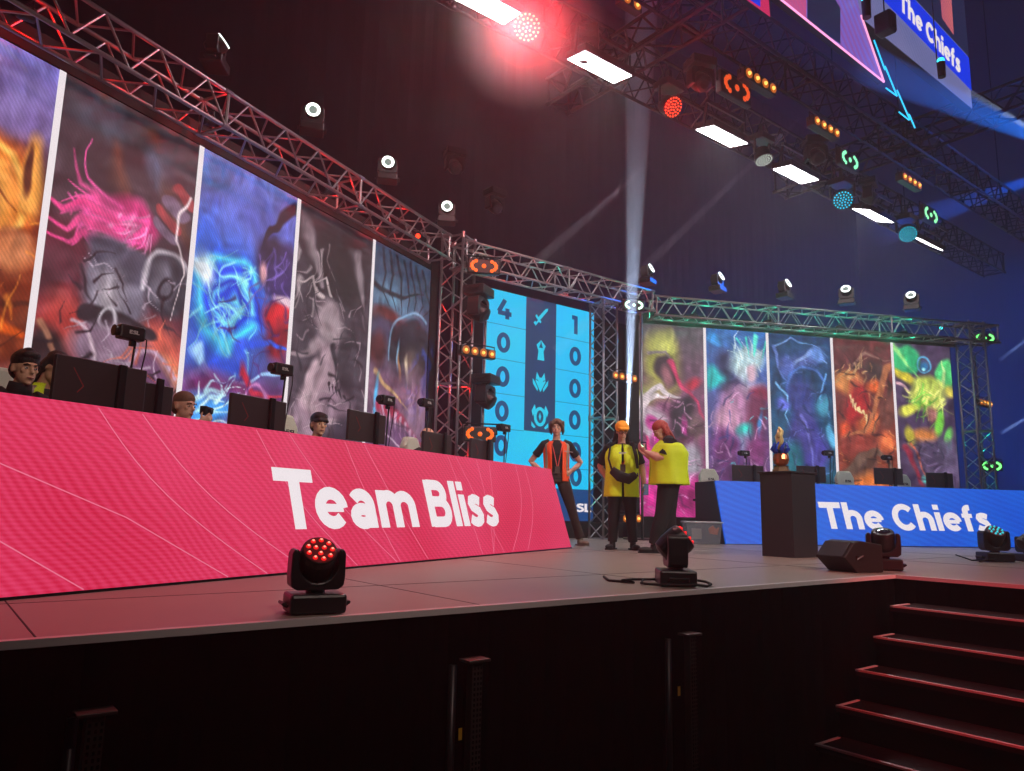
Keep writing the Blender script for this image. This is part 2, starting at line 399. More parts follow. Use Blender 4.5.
def art_mat():
    m = bpy.data.materials.new('screen_picture'); m.use_nodes = True; nt = m.node_tree; b = nt.nodes['Principled BSDF']
    b.inputs['Base Color'].default_value = (.012, .012, .012, 1); b.inputs['Roughness'].default_value = .5
    a = nt.nodes.new('ShaderNodeAttribute'); a.attribute_name = 'picture'
    tc = nt.nodes.new('ShaderNodeTexCoord'); wv = nt.nodes.new('ShaderNodeTexWave'); wv.bands_direction = 'DIAGONAL'; wv.inputs['Scale'].default_value = 11; wv.inputs['Distortion'].default_value = 1.5
    nt.links.new(tc.outputs['Object'], wv.inputs['Vector'])
    mp = nt.nodes.new('ShaderNodeMapRange'); mp.inputs['To Min'].default_value = .86; mp.inputs['To Max'].default_value = 1.08; nt.links.new(wv.outputs['Fac'], mp.inputs['Value'])
    vm = nt.nodes.new('ShaderNodeVectorMath'); vm.operation = 'SCALE'; nt.links.new(a.outputs['Color'], vm.inputs[0]); nt.links.new(mp.outputs[0], vm.inputs['Scale'])
    nt.links.new(vm.outputs[0], b.inputs['Emission Color']); b.inputs['Emission Strength'].default_value = 1.0
    m.cycles.emission_sampling = 'NONE'
    return m
ART = art_mat()
def picture(name, rgb, o, ex, ey, w, h, parent):
    nv, nu, _ = rgb.shape
    U, Vv = np.meshgrid(np.linspace(0, w, nu), np.linspace(0, h, nv))
    o = np.array(o); ex = np.array(ex); ey = np.array(ey)
    co = o+U[..., None]*ex+Vv[..., None]*ey
    idx = np.arange(nu*nv).reshape(nv, nu)
    q = np.stack([idx[:-1, :-1], idx[:-1, 1:], idx[1:, 1:], idx[1:, :-1]], -1).reshape(-1, 4)
    me = bpy.data.meshes.new(name); me.vertices.add(nu*nv); me.vertices.foreach_set('co', co.astype('f').ravel())
    me.loops.add(q.size); me.loops.foreach_set('vertex_index', q.astype('i').ravel())
    me.polygons.add(len(q)); me.polygons.foreach_set('loop_start', np.arange(0, q.size, 4, dtype='i')); me.update(calc_edges=True)
    c = rgb/255.; c = np.where(c <= .04045, c/12.92, ((c+.055)/1.055)**2.4)
    at = me.color_attributes.new('picture', 'FLOAT_COLOR', 'POINT'); at.data.foreach_set('color', np.concatenate([c, np.ones((nv, nu, 1))], -1).astype('f').ravel())
    me.materials.append(ART)
    ob = bpy.data.objects.new(name, me); COL.objects.link(ob); ob.parent = parent
    return ob
def art_l1(n):
    p = Paint(*n, ((150, 60, 20), (120, 112, 190)), 11, .06)
    p.ell(.5, .36, 1.0, .42, (120, 44, 18), .1); p.ell(.5, .70, .6, .07, (92, 36, 26), .4, 12)
    p.ell(.62, .66, .36, .135, (210, 98, 30), .12); p.ell(.60, .66, .26, .10, (240, 158, 70), .3); p.ring(.6, .66, .30, .022, (255, 190, 90))
    p.line([(.35, .62), (.62, .70), (.86, .64)], .02, (150, 70, 24)); p.ell(.93, .72, .08, .09, (226, 150, 66), .3); p.ell(.9, .735, .03, .05, (90, 40, 22), .3)
    for x, y in ((.58, .54), (.84, .54)): p.ell(x, y, .16, .05, (150, 70, 38), .2); p.ell(x, y, .13, .042, (216, 130, 84), .35)
    p.line([(.3, .5), (.7, .42), (1.0, .36)], .09, (214, 84, 20)); p.line([(.5, .52), (.8, .44), (1, .42)], .04, (80, 28, 14)); p.line([(.2, .36), (.6, .34), (.9, .27)], .08, (196, 96, 34))
    p.ell(.62, .33, .22, .05, (222, 150, 110), .3); p.ell(.6, .26, .4, .05, (120, 60, 70), .4)
    p.strokes(26, (255, 140, 50), 3, (.2, 1, .28, .66), .22, .012, al=.5); p.strokes(14, (70, 26, 16), 5, (.2, 1, .28, .66), .25, .016)
    p.strokes(10, (175, 160, 215), 4, (.1, 1, .8, 1), .5, .02, (150, 170), .4)
    return p.done()
def art_l2(n):
    p = Paint(*n, ((120, 46, 58), (44, 44, 52)), 22, .07)
    p.line([(.22, 1.02), (.5, .72), (.62, .5)], .05, (104, 58, 46), taper=False, al=.7); p.line([(.62, .96), (.9, .78), (1.0, .7)], .05, (96, 54, 44), al=.7, taper=False)
    p.ell(.72, .88, .10, .05, (70, 92, 122), .5, 20, .6); p.ell(.25, .93, .2, .05, (52, 60, 76), .5)
    p.ell(.12, .62, .25, .05, (86, 30, 44), .6); p.ell(.5, .45, .6, .12, (92, 34, 48), .5, 0, .8)
    p.ell(.80, .38, .26, .10, (206, 88, 74), .3, -25); p.ell(.16, .40, .18, .09, (196, 70, 66), .35, 20); p.ell(.88, .33, .14, .06, (240, 168, 120), .4, -20)
    # pink plume
    p.ell(.52, .715, .24, .06, (196, 52, 116), .2, -8); p.strokes(34, (236, 78, 150), 8, (.3, .66, .66, .75), .34, .022, (150, 260)); p.strokes(14, (255, 150, 200), 9, (.4, .7, .69, .76), .26, .010, (190, 300))
    for y in (.70, .655, .615): p.line([(.40, y), (.25, y+.02), (.12, y-.012), (-.02, y+.015)], .035, (222, 66, 132))
    # steel grey masses
    p.ell(.47, .52, .24, .13, (120, 112, 130), .15, 8); p.ell(.40, .60, .13, .045, (70, 66, 84), .2, 20); p.ell(.60, .60, .13, .045, (76, 70, 88), .2, -20); p.ell(.44, .50, .12, .07, (170, 158, 168), .5, 5, .8)
    p.line([(.28, .455), (.5, .445), (.76, .44)], .055, (44, 34, 42), .2, taper=False); p.ring(.46, .45, .055, .012, (190, 180, 190))
    p.ell(.50, .37, .27, .07, (140, 112, 134), .25, 6); p.ell(.78, .31, .20, .075, (112, 74, 108), .25, -30); p.ring(.80, .31, .2, .015, (196, 160, 186), 20, 220)
    p.ell(.84, .585, .19, .08, (58, 54, 66), .14, 14); p.ell(.80, .585, .1, .045, (104, 98, 112), .3); p.ring(.83, .585, .19, .014, (176, 166, 176), 10, 200); p.ring(.82, .58, .06, .012, (40, 32, 42))
    for k in range(4): p.line([(.74+.05*k, .74+.035*k), (.86+.045*k, .70+.035*k)], .04, (150, 54, 58) if k % 2 else (118, 96, 120), .2, taper=False)
    p.line([(.98, .83), (.88, .7), (.96, .62), (.9, .5)], .012, (230, 210, 214), al=.8)
    p.ell(.10, .34, .12, .08, (52, 34, 38), .2, 30); p.line([(0, .42), (.14, .36), (.26, .27)], .02, (178, 120, 96)); p.ring(.22, .36, .17, .012, (214, 186, 200), -60, 90)
    p.ell(.3, .27, .3, .035, (150, 34, 88), .5); p.strokes(30, (190, 170, 186), 12, (.2, .9, .28, .6), .14, .008, al=.6); p.strokes(24, (40, 26, 36), 13, (.1, 1, .26, .62), .2, .012, al=.7); p.strokes(12, (255, 120, 90), 14, (.6, 1, .28, .45), .2, .01, al=.6)
    return p.done()
def art_l3(n):
    p = Paint(*n, ((96, 58, 120), (96, 116, 190)), 33, .09)
    p.ell(.3, .62, .5, .25, (36, 96, 214), .4); p.ell(.8, .85, .5, .12, (84, 96, 186), .5); p.ell(.12, .93, .16, .04, (54, 100, 170), .3)
    p.ell(.34, .58, .34, .15, (22, 66, 222), .2); p.ring(.34, .58, .34, .05, (70, 206, 244), 40, 330, .9, .05); p.ring(.36, .57, .22, .035, (120, 230, 255), 0, 420, .9, .16); p.ring(.32, .59, .12, .02, (24, 60, 200), 0, 300)
    p.strokes(40, (150, 236, 255), 15, (.05, .6, .45, .72), .3, .012, (0, 360), .55); p.ell(.12, .66, .1, .05, (236, 246, 255), .5)
    p.line([(.95, .95), (.74, .88), (.66, .8)], .07, (26, 20, 36), .3); p.ell(.82, .76, .24, .09, (34, 24, 56), .2, -15); p.ell(.93, .70, .16, .12, (52, 34, 92), .3); p.strokes(18, (120, 96, 190), 16, (.6, 1, .66, .82), .3, .014, (230, 300), .6)
    p.ell(.70, .72, .07, .035, (196, 140, 150), .4); p.ell(.88, .58, .16, .05, (196, 30, 40), .3, 10); p.ell(.95, .63, .12, .02, (206, 176, 190), .4, -20); p.ell(.9, .50, .16, .06, (134, 20, 40), .3)
    p.line([(.3, .40), (.55, .47), (.8, .50), (1.02, .47)], .05, (48, 90, 230)); p.line([(.1, .44), (.3, .36), (.6, .39), (.95, .43)], .035, (158, 204, 250)); p.line([(0, .33), (.2, .40), (.42, .35), (.4, .28)], .04, (120, 130, 214))
    p.ell(.5, .33, .6, .06, (112, 44, 100), .4); p.line([(.5, .42), (.7, .36), (1, .35)], .04, (196, 40, 70)); p.ring(.72, .34, .12, .014, (190, 120, 180), 0, 260)
    p.ell(.18, .26, .34, .05, (64, 150, 232), .4, 15); p.strokes(20, (190, 236, 255), 17, (.0, .5, .2, .32), .3, .014, (0, 60), .7); p.ell(.8, .25, .3, .05, (150, 120, 190), .4)
    p.strokes(26, (70, 30, 96), 18, (.3, 1, .28, .6), .2, .014, al=.6)
    return p.done()
def art_l4(n):
    p = Paint(*n, ((92, 76, 90), (40, 34, 42)), 44, .08)
    p.ell(.5, .84, .4, .14, (20, 16, 22), .35); p.line([(.1, .94), (.2, .82), (.34, .74)], .07, (120, 104, 112)); p.line([(.75, .90), (.88, .78), (.97, .66)], .08, (128, 112, 120)); p.line([(.8, .76), (1, .70)], .05, (40, 34, 40))
    p.strokes(16, (158, 142, 146), 19, (0, .4, .68, .9), .3, .015, (230, 290)); p.ell(.47, .63, .16, .07, (150, 130, 138), .3, 10)
    p.line([(.36, .70), (.16, .78), (.04, .73)], .02, (176, 158, 160)); p.line([(.45, .72), (.34, .79), (.2, .76)], .02, (166, 150, 152)); p.line([(.36, .55), (.18, .51), (0, .49)], .05, (146, 126, 134)); 
    p.ell(.52, .47, .22, .10, (166, 138, 150), .25, 8); p.ell(.68, .50, .12, .10, (52, 42, 52), .35, 10); p.line([(.5, .56), (.6, .46), (.64, .36)], .03, (46, 38, 48)); p.ell(.36, .36, .20, .08, (170, 140, 152), .3, -20); p.ell(.62, .36, .18, .07, (132, 106, 122), .3)
    p.line([(.28, .47), (.24, .38), (.4, .32), (.7, .31)], .06, (176, 148, 158), .4); p.ell(.22, .27, .2, .06, (150, 122, 138), .35); p.ell(.74, .27, .16, .06, (52, 42, 56), .3); p.ell(.9, .55, .12, .15, (64, 54, 66), .4)
    for k in range(5): p.line([(.5+.05*k, .43-.004*k), (.53+.05*k, .40)], .014, (40, 32, 42), .3)
    p.strokes(34, (196, 172, 180), 20, (.1, .95, .24, .75), .2, .009, al=.5); p.strokes(34, (38, 30, 40), 21, (.1, .95, .24, .8), .22, .012, al=.65)
    return p.done()
def art_l5(n):
    p = Paint(*n, ((116, 72, 104), (40, 60, 84)), 55, .05)
    p.ell(.5, .93, .7, .10, (46, 70, 96), .5); p.ell(.35, .80, .5, .07, (92, 132, 160), .5, 0, .7)
    for a in range(7): p.line([(.1+.13*a, .99), (.22+.12*a, .90), (.16+.15*a, .83), (.3+.1*a, .77)], .022, (24, 34, 48), .5)
    p.line([(0, .84), (.3, .82), (.6, .84), (.9, .88)], .03, (28, 34, 46)); p.ell(.25, .74, .3, .025, (96, 44, 46), .5)
    p.ell(.72, .60, .46, .15, (40, 40, 52), .08); p.ring(.74, .60, .46, .014, (120, 158, 190), 60, 190); p.ell(.70, .56, .12, .08, (110, 84, 74), .5, 10, .7); p.ell(.48, .60, .02, .055, (130, 180, 220), .4, -6); p.ell(.5, .55, .02, .06, (206, 140, 84), .5); p.ell(.62, .55, .025, .05, (196, 176, 150), .5); p.ell(.88, .56, .12, .08, (66, 54, 60), .5)
    p.ell(.5, .42, .8, .12, (118, 86, 108), .35, -12, .9); p.line([(.1, .52), (.4, .45), (.7, .38)], .03, (186, 150, 110)); p.ell(.14, .42, .03, .08, (80, 170, 220), .5, -4); p.ell(.1, .6, .12, .06, (80, 34, 38), .4)
    p.line([(.2, .40), (.5, .36), (.8, .31), (1, .27)], .06, (170, 50, 80)); p.ell(.82, .42, .2, .12, (140, 106, 128), .4)
    for k in range(8): p.line([(.28+.09*k, .40-.016*k), (.30+.09*k, .33-.014*k)], .022, (206, 160, 186), .4)
    p.ell(.3, .27, .5, .05, (108, 76, 112), .5); p.line([(.1, .33), (.5, .25), (1, .22)], .014, (196, 166, 190)); p.strokes(20, (92, 64, 92), 23, (0, 1, .2, .5), .3, .014, al=.5); p.strokes(10, (190, 150, 180), 24, (0, 1, .2, .45), .25, .008, al=.5)
    return p.done()
def art_r1(n):
    p = Paint(*n, ((170, 60, 120), (86, 78, 86)), 66, .07)
    p.ell(.36, .80, .26, .17, (168, 166, 72), .3, 8); p.ell(.40, .88, .16, .08, (190, 190, 96), .5); p.ell(.1, .62, .2, .06, (150, 146, 84), .5)
    p.ell(.42, .76, .17, .09, (52, 34, 44), .2, 5); p.line([(.14, .84), (.4, .87), (.56, .80)], .03, (140, 124, 130)); p.ell(.42, .72, .08, .05, (150, 96, 106), .4); p.line([(.5, .80), (.62, .70), (.9, .58), (1, .5)], .05, (206, 50, 100)); p.ell(.8, .70, .1, .03, (190, 40, 66), .5, 15)
    p.line([(.0, .56), (.3, .66), (.6, .62)], .07, (206, 190, 196), .3); p.line([(.0, .5), (.2, .6), (.5, .63)], .05, (224, 206, 210), .3); p.ell(.2, .47, .22, .08, (180, 160, 172), .3, 20); p.ell(.16, .48, .09, .03, (190, 50, 140), .3, 20); p.ell(.3, .40, .12, .05, (206, 40, 150), .4, 30)
    p.ell(.66, .50, .2, .12, (44, 30, 42), .25, -10); p.ell(.7, .47, .06, .06, (170, 50, 130), .3); p.ell(.88, .46, .12, .08, (110, 84, 86), .4); p.ell(.4, .34, .16, .05, (160, 56, 60), .35); p.ell(.62, .33, .1, .06, (70, 26, 40), .4)
    p.ell(.78, .28, .22, .09, (156, 146, 160), .3); p.ell(.18, .25, .16, .12, (190, 70, 150), .4); p.line([(.1, .40), (.2, .32), (.12, .22), (.2, .1)], .03, (220, 40, 120)); p.line([(.3, .36), (.34, .24), (.28, .14)], .02, (206, 190, 200))
    p.ell(.5, .10, .6, .10, (206, 40, 140), .4); p.ell(.8, .08, .3, .06, (150, 26, 100), .4); p.strokes(34, (230, 170, 206), 26, (0, 1, .05, .6), .2, .012, al=.6); p.strokes(24, (80, 24, 64), 27, (0, 1, .05, .66), .2, .016, al=.6)
    return p.done()
def art_r2(n):
    p = Paint(*n, ((120, 56, 104), (52, 104, 176)), 77, .07)
    p.ell(.12, .95, .12, .035, (60, 150, 226), .4); p.ell(.15, .74, .2, .06, (40, 190, 190), .3); p.ell(.3, .82, .14, .08, (44, 44, 84), .4, 20)
    p.ell(.66, .83, .30, .08, (176, 206, 216), .3); p.strokes(30, (214, 236, 240), 28, (.4, .95, .74, .9), .26, .014, (60, 140)); p.line([(.70, .96), (.72, .86)], .02, (60, 220, 200)); p.line([(.86, .98), (.80, .86)], .025, (90, 226, 206)); p.line([(.98, .95), (.9, .84)], .02, (60, 206, 190)); p.line([(.5, .95), (.62, .9)], .02, (80, 220, 206))
    p.ell(.74, .76, .11, .04, (206, 170, 186), .4); p.ell(.55, .74, .1, .05, (196, 214, 226), .5); p.ell(.4, .68, .2, .06, (66, 56, 96), .4, 20); p.ell(.7, .68, .22, .035, (186, 170, 196), .4, 10); p.ell(.86, .66, .14, .04, (150, 30, 60), .5)
    p.ell(.5, .56, .32, .12, (176, 120, 160), .3, -25); p.ell(.32, .50, .18, .10, (206, 150, 180), .4, -20); p.ell(.80, .54, .16, .14, (112, 44, 76), .35); p.ell(.86, .5, .03, .06, (70, 130, 190), .5); p.ell(.62, .44, .15, .05, (50, 204, 190), .35, 20); p.ell(.6, .38, .16, .06, (150, 150, 190), .4)
    p.ell(.25, .36, .22, .10, (110, 50, 110), .3, 10); p.ell(.8, .34, .2, .1, (128, 56, 112), .4); p.ell(.5, .22, .4, .08, (90, 44, 96), .5); p.strokes(30, (214, 170, 206), 29, (0, 1, .1, .66), .2, .012, al=.6); p.strokes(22, (54, 50, 110), 30, (0, 1, .1, .7), .2, .016, al=.6); p.strokes(8, (80, 214, 220), 31, (0, 1, .1, .6), .14, .012, al=.7)
    return p.done()
def art_r3(n):
    p = Paint(*n, ((24, 96, 116), (36, 60, 108)), 88, .06)
    p.line([(.1, .92), (.35, .98), (.7, .96), (.98, .90)], .014, (120, 156, 220)); p.line([(.1, .92), (.14, .82), (.3, .74)], .03, (100, 124, 200)); p.ell(.52, .86, .3, .05, (70, 84, 150), .4, 15); p.line([(.3, .82), (.7, .92), (.95, .86)], .04, (140, 166, 226)); p.ell(.3, .83, .14, .07, (84, 104, 180), .3, 20); p.ell(.78, .9, .12, .04, (110, 150, 226), .4)
    p.ring(.6, .70, .3, .02, (76, 116, 196), 20, 200); p.ell(.5, .66, .22, .10, (52, 60, 124), .3, 8); p.line([(.1, .72), (.3, .66), (.2, .56), (.34, .46)], .016, (130, 190, 240)); p.line([(.9, .8), (.8, .66), (.95, .56)], .016, (110, 170, 236)); p.ell(.84, .62, .1, .05, (60, 140, 170), .4)
    p.ell(.50, .46, .24, .14, (62, 60, 132), .3, -12); p.ell(.66, .32, .2, .14, (72, 66, 150), .3, -25); p.ell(.34, .30, .12, .10, (30, 110, 126), .4); p.line([(.5, .55), (.56, .4), (.7, .22)], .03, (110, 110, 200)); p.ell(.94, .46, .08, .06, (90, 170, 214), .3); p.ell(.2, .62, .1, .03, (100, 110, 210), .4)
    p.ell(.4, .14, .4, .08, (36, 44, 96), .5); p.strokes(28, (126, 150, 226), 32, (.1, .95, .15, .9), .22, .010, al=.5); p.strokes(20, (22, 34, 74), 33, (0, 1, .1, .9), .24, .018, al=.6)
    return p.done()
def art_r4(n):
    p = Paint(*n, ((150, 64, 36), (96, 44, 50)), 99, .08)
    p.ell(.5, .95, .7, .06, (110, 44, 48), .5); p.line([(.3, .86), (.6, .92), (.95, .88)], .03, (150, 108, 96)); p.line([(.1, .80), (.45, .86), (.8, .80)], .04, (66, 40, 40)); p.ell(.72, .82, .2, .06, (74, 48, 46), .4, -20); p.ell(.2, .76, .26, .06, (206, 130, 70), .35, 10); p.strokes(16, (226, 178, 120), 34, (0, .6, .72, .86), .2, .014, (20, 70))
    p.ell(.35, .64, .18, .12, (176, 40, 40), .3, -12); p.ell(.62, .74, .1, .04, (230, 100, 40), .4); p.ell(.56, .55, .2, .05, (214, 110, 60), .4, 35); p.line([(.9, .84), (.7, .68), (.5, .5), (.2, .46)], .07, (176, 104, 66), .3); p.line([(.95, .76), (.8, .62), (.6, .5)], .035, (70, 40, 36)); p.ell(.86, .60, .14, .10, (110, 60, 50), .3, 10)
    for k in range(6): p.line([(.22+.05*k, .70-.025*k), (.26+.05*k, .66-.025*k)], .016, (240, 206, 150), .3)
    p.ell(.3, .40, .3, .05, (150, 60, 50), .4, 10); p.ell(.4, .28, .3, .06, (86, 58, 50), .3, 30); p.line([(.0, .22), (.3, .32), (.7, .38), (.95, .28), (.9, .1)], .08, (112, 82, 68), .3); p.ell(.5, .18, .34, .08, (226, 120, 52), .35); p.ell(.3, .10, .3, .06, (230, 136, 60), .4); p.ell(.84, .44, .12, .05, (240, 120, 70), .5); p.ell(.15, .5, .1, .04, (240, 90, 50), .5)
    p.strokes(30, (240, 160, 96), 35, (0, 1, .05, .9), .16, .010, al=.55); p.strokes(26, (54, 28, 28), 36, (0, 1, .05, .9), .22, .016, al=.65)
    return p.done()
def art_r5(n):
    p = Paint(*n, ((70, 50, 80), (74, 56, 84)), 111, .06)
    p.ell(.22, .90, .28, .085, (60, 190, 120), .15, 18); p.line([(.02, .98), (.2, .90), (.42, .80)], .05, (150, 220, 130)); p.ell(.36, .90, .08, .06, (40, 170, 110), .4); p.ell(.14, .80, .2, .03, (226, 206, 60), .3, -25); p.line([(.02, .76), (.3, .72), (.5, .76)], .02, (220, 170, 180))
    p.ring(.56, .89, .12, .012, (90, 180, 226)); p.ell(.57, .885, .08, .03, (40, 110, 160), .4); p.ell(.56, .87, .03, .012, (160, 240, 255), .5)
    p.ell(.88, .84, .15, .09, (84, 206, 120), .15, -12); p.line([(.84, .76), (.88, .86), (.84, .92)], .03, (190, 236, 150)); p.ell(.94, .74, .08, .04, (226, 210, 90), .4)
    p.ell(.56, .72, .30, .10, (190, 206, 90), .2, 8); p.strokes(26, (226, 232, 120), 37, (.35, .85, .66, .8), .32, .02, (200, 300)); p.strokes(16, (120, 200, 70), 38, (.3, .8, .60, .78), .32, .02, (190, 260)); p.ell(.2, .62, .18, .03, (222, 220, 80), .35, 22); p.ell(.74, .56, .08, .07, (120, 206, 70), .3, -12)
    p.ell(.60, .60, .10, .045, (180, 116, 110), .4); p.ell(.45, .48, .22, .045, (226, 140, 74), .35, 10); p.ell(.2, .46, .08, .07, (206, 190, 60), .35, 15); p.ell(.88, .48, .06, .05, (110, 200, 90), .35, -20)
    p.ell(.55, .32, .45, .13, (84, 66, 96), .25); p.ell(.86, .32, .16, .13, (102, 84, 118), .3); p.line([(.1, .4), (.3, .28), (.4, .14)], .05, (150, 46, 66)); p.line([(.2, .42), (.4, .3), (.52, .14)], .02, (206, 96, 66)); p.ell(.4, .24, .05, .02, (90, 226, 200), .5); p.ell(.2, .12, .3, .08, (60, 40, 66), .4)
    p.strokes(22, (134, 110, 150), 39, (.2, 1, .1, .44), .24, .014, al=.5); p.strokes(20, (48, 34, 60), 40, (0, 1, .08, .45), .24, .018, al=.6)
    return p.done()

FRAMEM = mat('screen_frame', (9, 9, 10), .7, var=.2)
def led_wall(name, label, org, d, n, divs, arts, size, s0, s1):
    """org: point of the screen plane at s=0; divs: panel borders along d"""
    t = thing(name, label, 'video wall', org)
    up = V((0, 0, 1)); F = lambda s, z, off: d*s+up*z-n*off
    bm = B(); box(bm, ((s0+s1)/2, 0, (SCR_T+SCR_B)/2), (s1-s0, 3.97, .09), None) if False else None
    Mx = frame((0, 0, 0), d, up, -n)
    box(bm, ((s0+s1)/2, (SCR_T+SCR_B)/2, -.07), (s1-s0+.02, SCR_T-SCR_B+.02, .12), Mx); obj('cabinet', bm, FRAMEM, t)
    bm = B(); box(bm, ((s0+s1)/2, SCR_T+.13, -.02), (s1-s0+.3, .24, .05), Mx); obj('header', bm, FRAMEM, t)
    bm = B(); box(bm, ((s0+s1)/2, .21, -.05), (s1-s0, .42, .10), Mx); obj('plinth', bm, FRAMEM, t)
    bm = B(); box(bm, (s0-.10 if d is RD else s1+.10, 2.2, -.04), (.2, 4.6, .1), Mx); obj('side_border', bm, FRAMEM, t)
    w = .058
    for i, (a, b) in enumerate(divs):
        o = d*a+up*SCR_B-n*.0
        picture('picture_panel', arts[i](size), o, d, up, b-a, SCR_T-SCR_B, t)
        if i:
            prev = divs[i-1][1]
            bm = B(); box(bm, ((prev+a)/2, (SCR_T+SCR_B)/2, .004), (a-prev, SCR_T-SCR_B, .01), Mx); obj('divider_bar', bm, WHITE, t)
    return t
LORG = LN*6.597; RORG = RN*14.28
led_wall('video_wall', 'tall left video wall of five painted panels with white dividers above the pink desk', LORG, LD, LN,
         [(2.30, 3.79), (3.85, 5.375), (5.435, 6.93), (6.99, 8.535), (8.59, 10.12)], [art_l1, art_l2, art_l3, art_l4, art_l5], (140, 340), 2.3, 10.12)
led_wall('video_wall', 'tall right video wall of five painted panels with white dividers above the blue desk', RORG, RD, RN,
         [(5.78, 7.235), (7.295, 8.70), (8.76, 10.27), (10.33, 11.80), (11.86, 13.36)], [art_r1, art_r2, art_r3, art_r4, art_r5], (84, 210), 5.78, 13.37)

# ---- scoreboard
SBY = 10.5
sb = thing('scoreboard_screen', 'tall cyan scoreboard screen with white and dark score rows at the back of the stage', 'screen', (8.83, SBY, 0))
Msb = frame((-8.83, 0, 0), (1, 0, 0), (0, 0, 1), (0, -1, 0))
obj('cabinet', box(B(), (8.83, 2.35, -.075), (2.80, 4.16, .12), Msb), FRAMEM, sb)
obj('plinth', box(B(), (8.83, .14, -.05), (4.2, .28, .3), Msb), FRAMEM, sb)
CY = led_mat('cyan_led', (0, 206, 236), (0, 186, 250), 3, 1, 1.0); NAVY = glow('navy_led', (24, 58, 100), 1.0); FOOT = glow('footer_led', (10, 66, 124), 1.0); DIG = glow('digit_navy', (18, 66, 116), 1.0)
bm = B(); box(bm, ((7.46+8.46)/2, 2.65, 0), (1.0, 3.5, .02), Msb); box(bm, ((9.20+10.2)/2, 2.65, 0), (1.0, 3.5, .02), Msb); box(bm, (8.83, 1.405, 0), (.74, 1.01, .02), Msb)
obj('cyan_field', bm, CY, sb)
obj('centre_column', box(B(), (8.83, 3.155, .002), (.74, 2.49, .02), Msb), NAVY, sb)
obj('footer', box(B(), (8.83, .605, 0), (2.74, .59, .02), Msb), FOOT, sb)
bm = B()
for z in (3.77, 3.14, 2.52, 1.90, 1.28):
    box(bm, (7.96, z, .011), (1.0, .012, .003), Msb); box(bm, (9.70, z, .011), (1.0, .012, .003), Msb)
obj('row_lines', bm, glow('row_line', (0, 120, 170), 1.0), sb)
for x, z, ch in [(7.95, 4.07, '4'), (7.95, 3.45, '0'), (7.95, 2.83, '0'), (7.95, 2.21, '0'), (7.95, 1.6, '0'), (9.69, 4.07, '1'), (9.70, 3.45, '0'), (9.70, 2.82, '0'), (9.70, 2.21, '0'), (9.72, 1.6, '0'), (9.74, 1.14, '0')]:
    w_ = glyph(ch)[0]*.39
    obj('digit', lettering(ch, Msb @ Matrix.Translation((x-w_/2, z-.18, .012)), .36, w_, w=.23), DIG, sb)
ICON = glow('icon_cyan', (20, 206, 236), 1.0)
def icon(polys, z, k=.20):
    bm = B()
    for p in polys: prism(bm, [(x*k, y*k) for x, y in p], 0, .004, Msb @ Matrix.Translation((8.83, z, .013)))
    obj('icon', bm, ICON, sb)
icon([[(-.25, -.35), (-.05, -.15), (.75, .75), (.8, 1.0), (.5, .9), (-.35, .0)][::1], [(-.75, .0), (-.6, .2), (.0, -.45), (-.15, -.6)], [(-.95, -.65), (-.75, -.45), (-.5, -.7), (-.7, -.9)], [(-.62, -.55), (-.4, -.32), (-.28, -.44), (-.5, -.67)]], 4.07)
icon([[(-.42, -.95), (.42, -.95), (.30, -.1), (-.30, -.1)], [(-.55, .45), (-.3, -.1), (.3, -.1), (.55, .45), (.25, .22), (-.25, .22)], [(-.55, .45), (-.25, .22), (-.1, .55), (0, .95)], [(.55, .45), (0, .95), (.1, .55), (.25, .22)]], 3.44)
icon([[(-.45, .95), (-.15, .45), (.15, .45), (.45, .95), (.6, .1), (0, -.9), (-.6, .1)], [(-.95, .3), (-.65, -.05), (-.3, -.6), (-.35, -.85), (-.9, -.2)], [(.95, .3), (.9, -.2), (.35, -.85), (.3, -.6), (.65, -.05)]], 2.83)
bm = B(); prism(bm, [(-.16, .03), (-.05, -.03), (-.07, .0)], 0, .002, Msb @ Matrix.Translation((8.83, 2.87, .018))); prism(bm, [(.16, .03), (.07, .0), (.05, -.03)], 0, .002, Msb @ Matrix.Translation((8.83, 2.87, .018)))
obj('icon_eyes', bm, NAVY, sb)
bm = B(); Mi = Msb @ Matrix.Translation((8.83, 2.19, .013))
stroke(bm, arc(0, 0, .115, .15, 0, 360), .06, Mi); prism(bm, [(0, -.07), (.03, 0), (0, .07), (-.03, 0)], 0, .004, Mi)
for s in (1, -1):
    q = [(s*.10, .12), (s*.17, .0), (s*.2, .1), (s*.13, .22)]; prism(bm, q if s > 0 else q[::-1], 0, .004, Mi)
    q = [(s*.10, -.2), (s*.2, -.1), (s*.2, -.18), (s*.14, -.22)]; prism(bm, q[::-1] if s < 0 else q, 0, .004, Mi)
obj('icon', bm, ICON, sb)
obj('lettering', lettering('ESL', Msb @ Matrix.Translation((9.55, .48, .012)), .155, .60), WHITE, sb)

# ================================================================== DESKS with LED fronts
DA = math.radians(24.9)
E1 = V((math.cos(DA), math.sin(DA), 0)); N1 = V((-E1.y, E1.x, 0)); O1 = V((7.03, 7.641, 0))
E2 = V((math.cos(DA), -math.sin(DA), 0)); N2 = V((-E2.y, E2.x, 0)); O2 = V((10.627, 7.779, 0))
TB, TZ = .33, 1.08; SL = math.hypot(TB, TZ)
U1 = (N1*TB+V((0, 0, TZ)))/SL; U2 = (N2*TB+V((0, 0, TZ)))/SL
PINK = led_mat('pink_led', (200, 12, 58), (226, 62, 106), 2.2, 5, 1.0); BLUE = led_mat('blue_led', (0, 62, 196), (0, 98, 218), 1.4, 1.5, 1.0)
PINKLINE = glow('pale_pink_line', (240, 120, 150), .9); DESKM = mat('desk_black', (28, 26, 28), .5, var=.2)
SIDEM = mat('desk_side', (52, 44, 46), .45, var=.15)
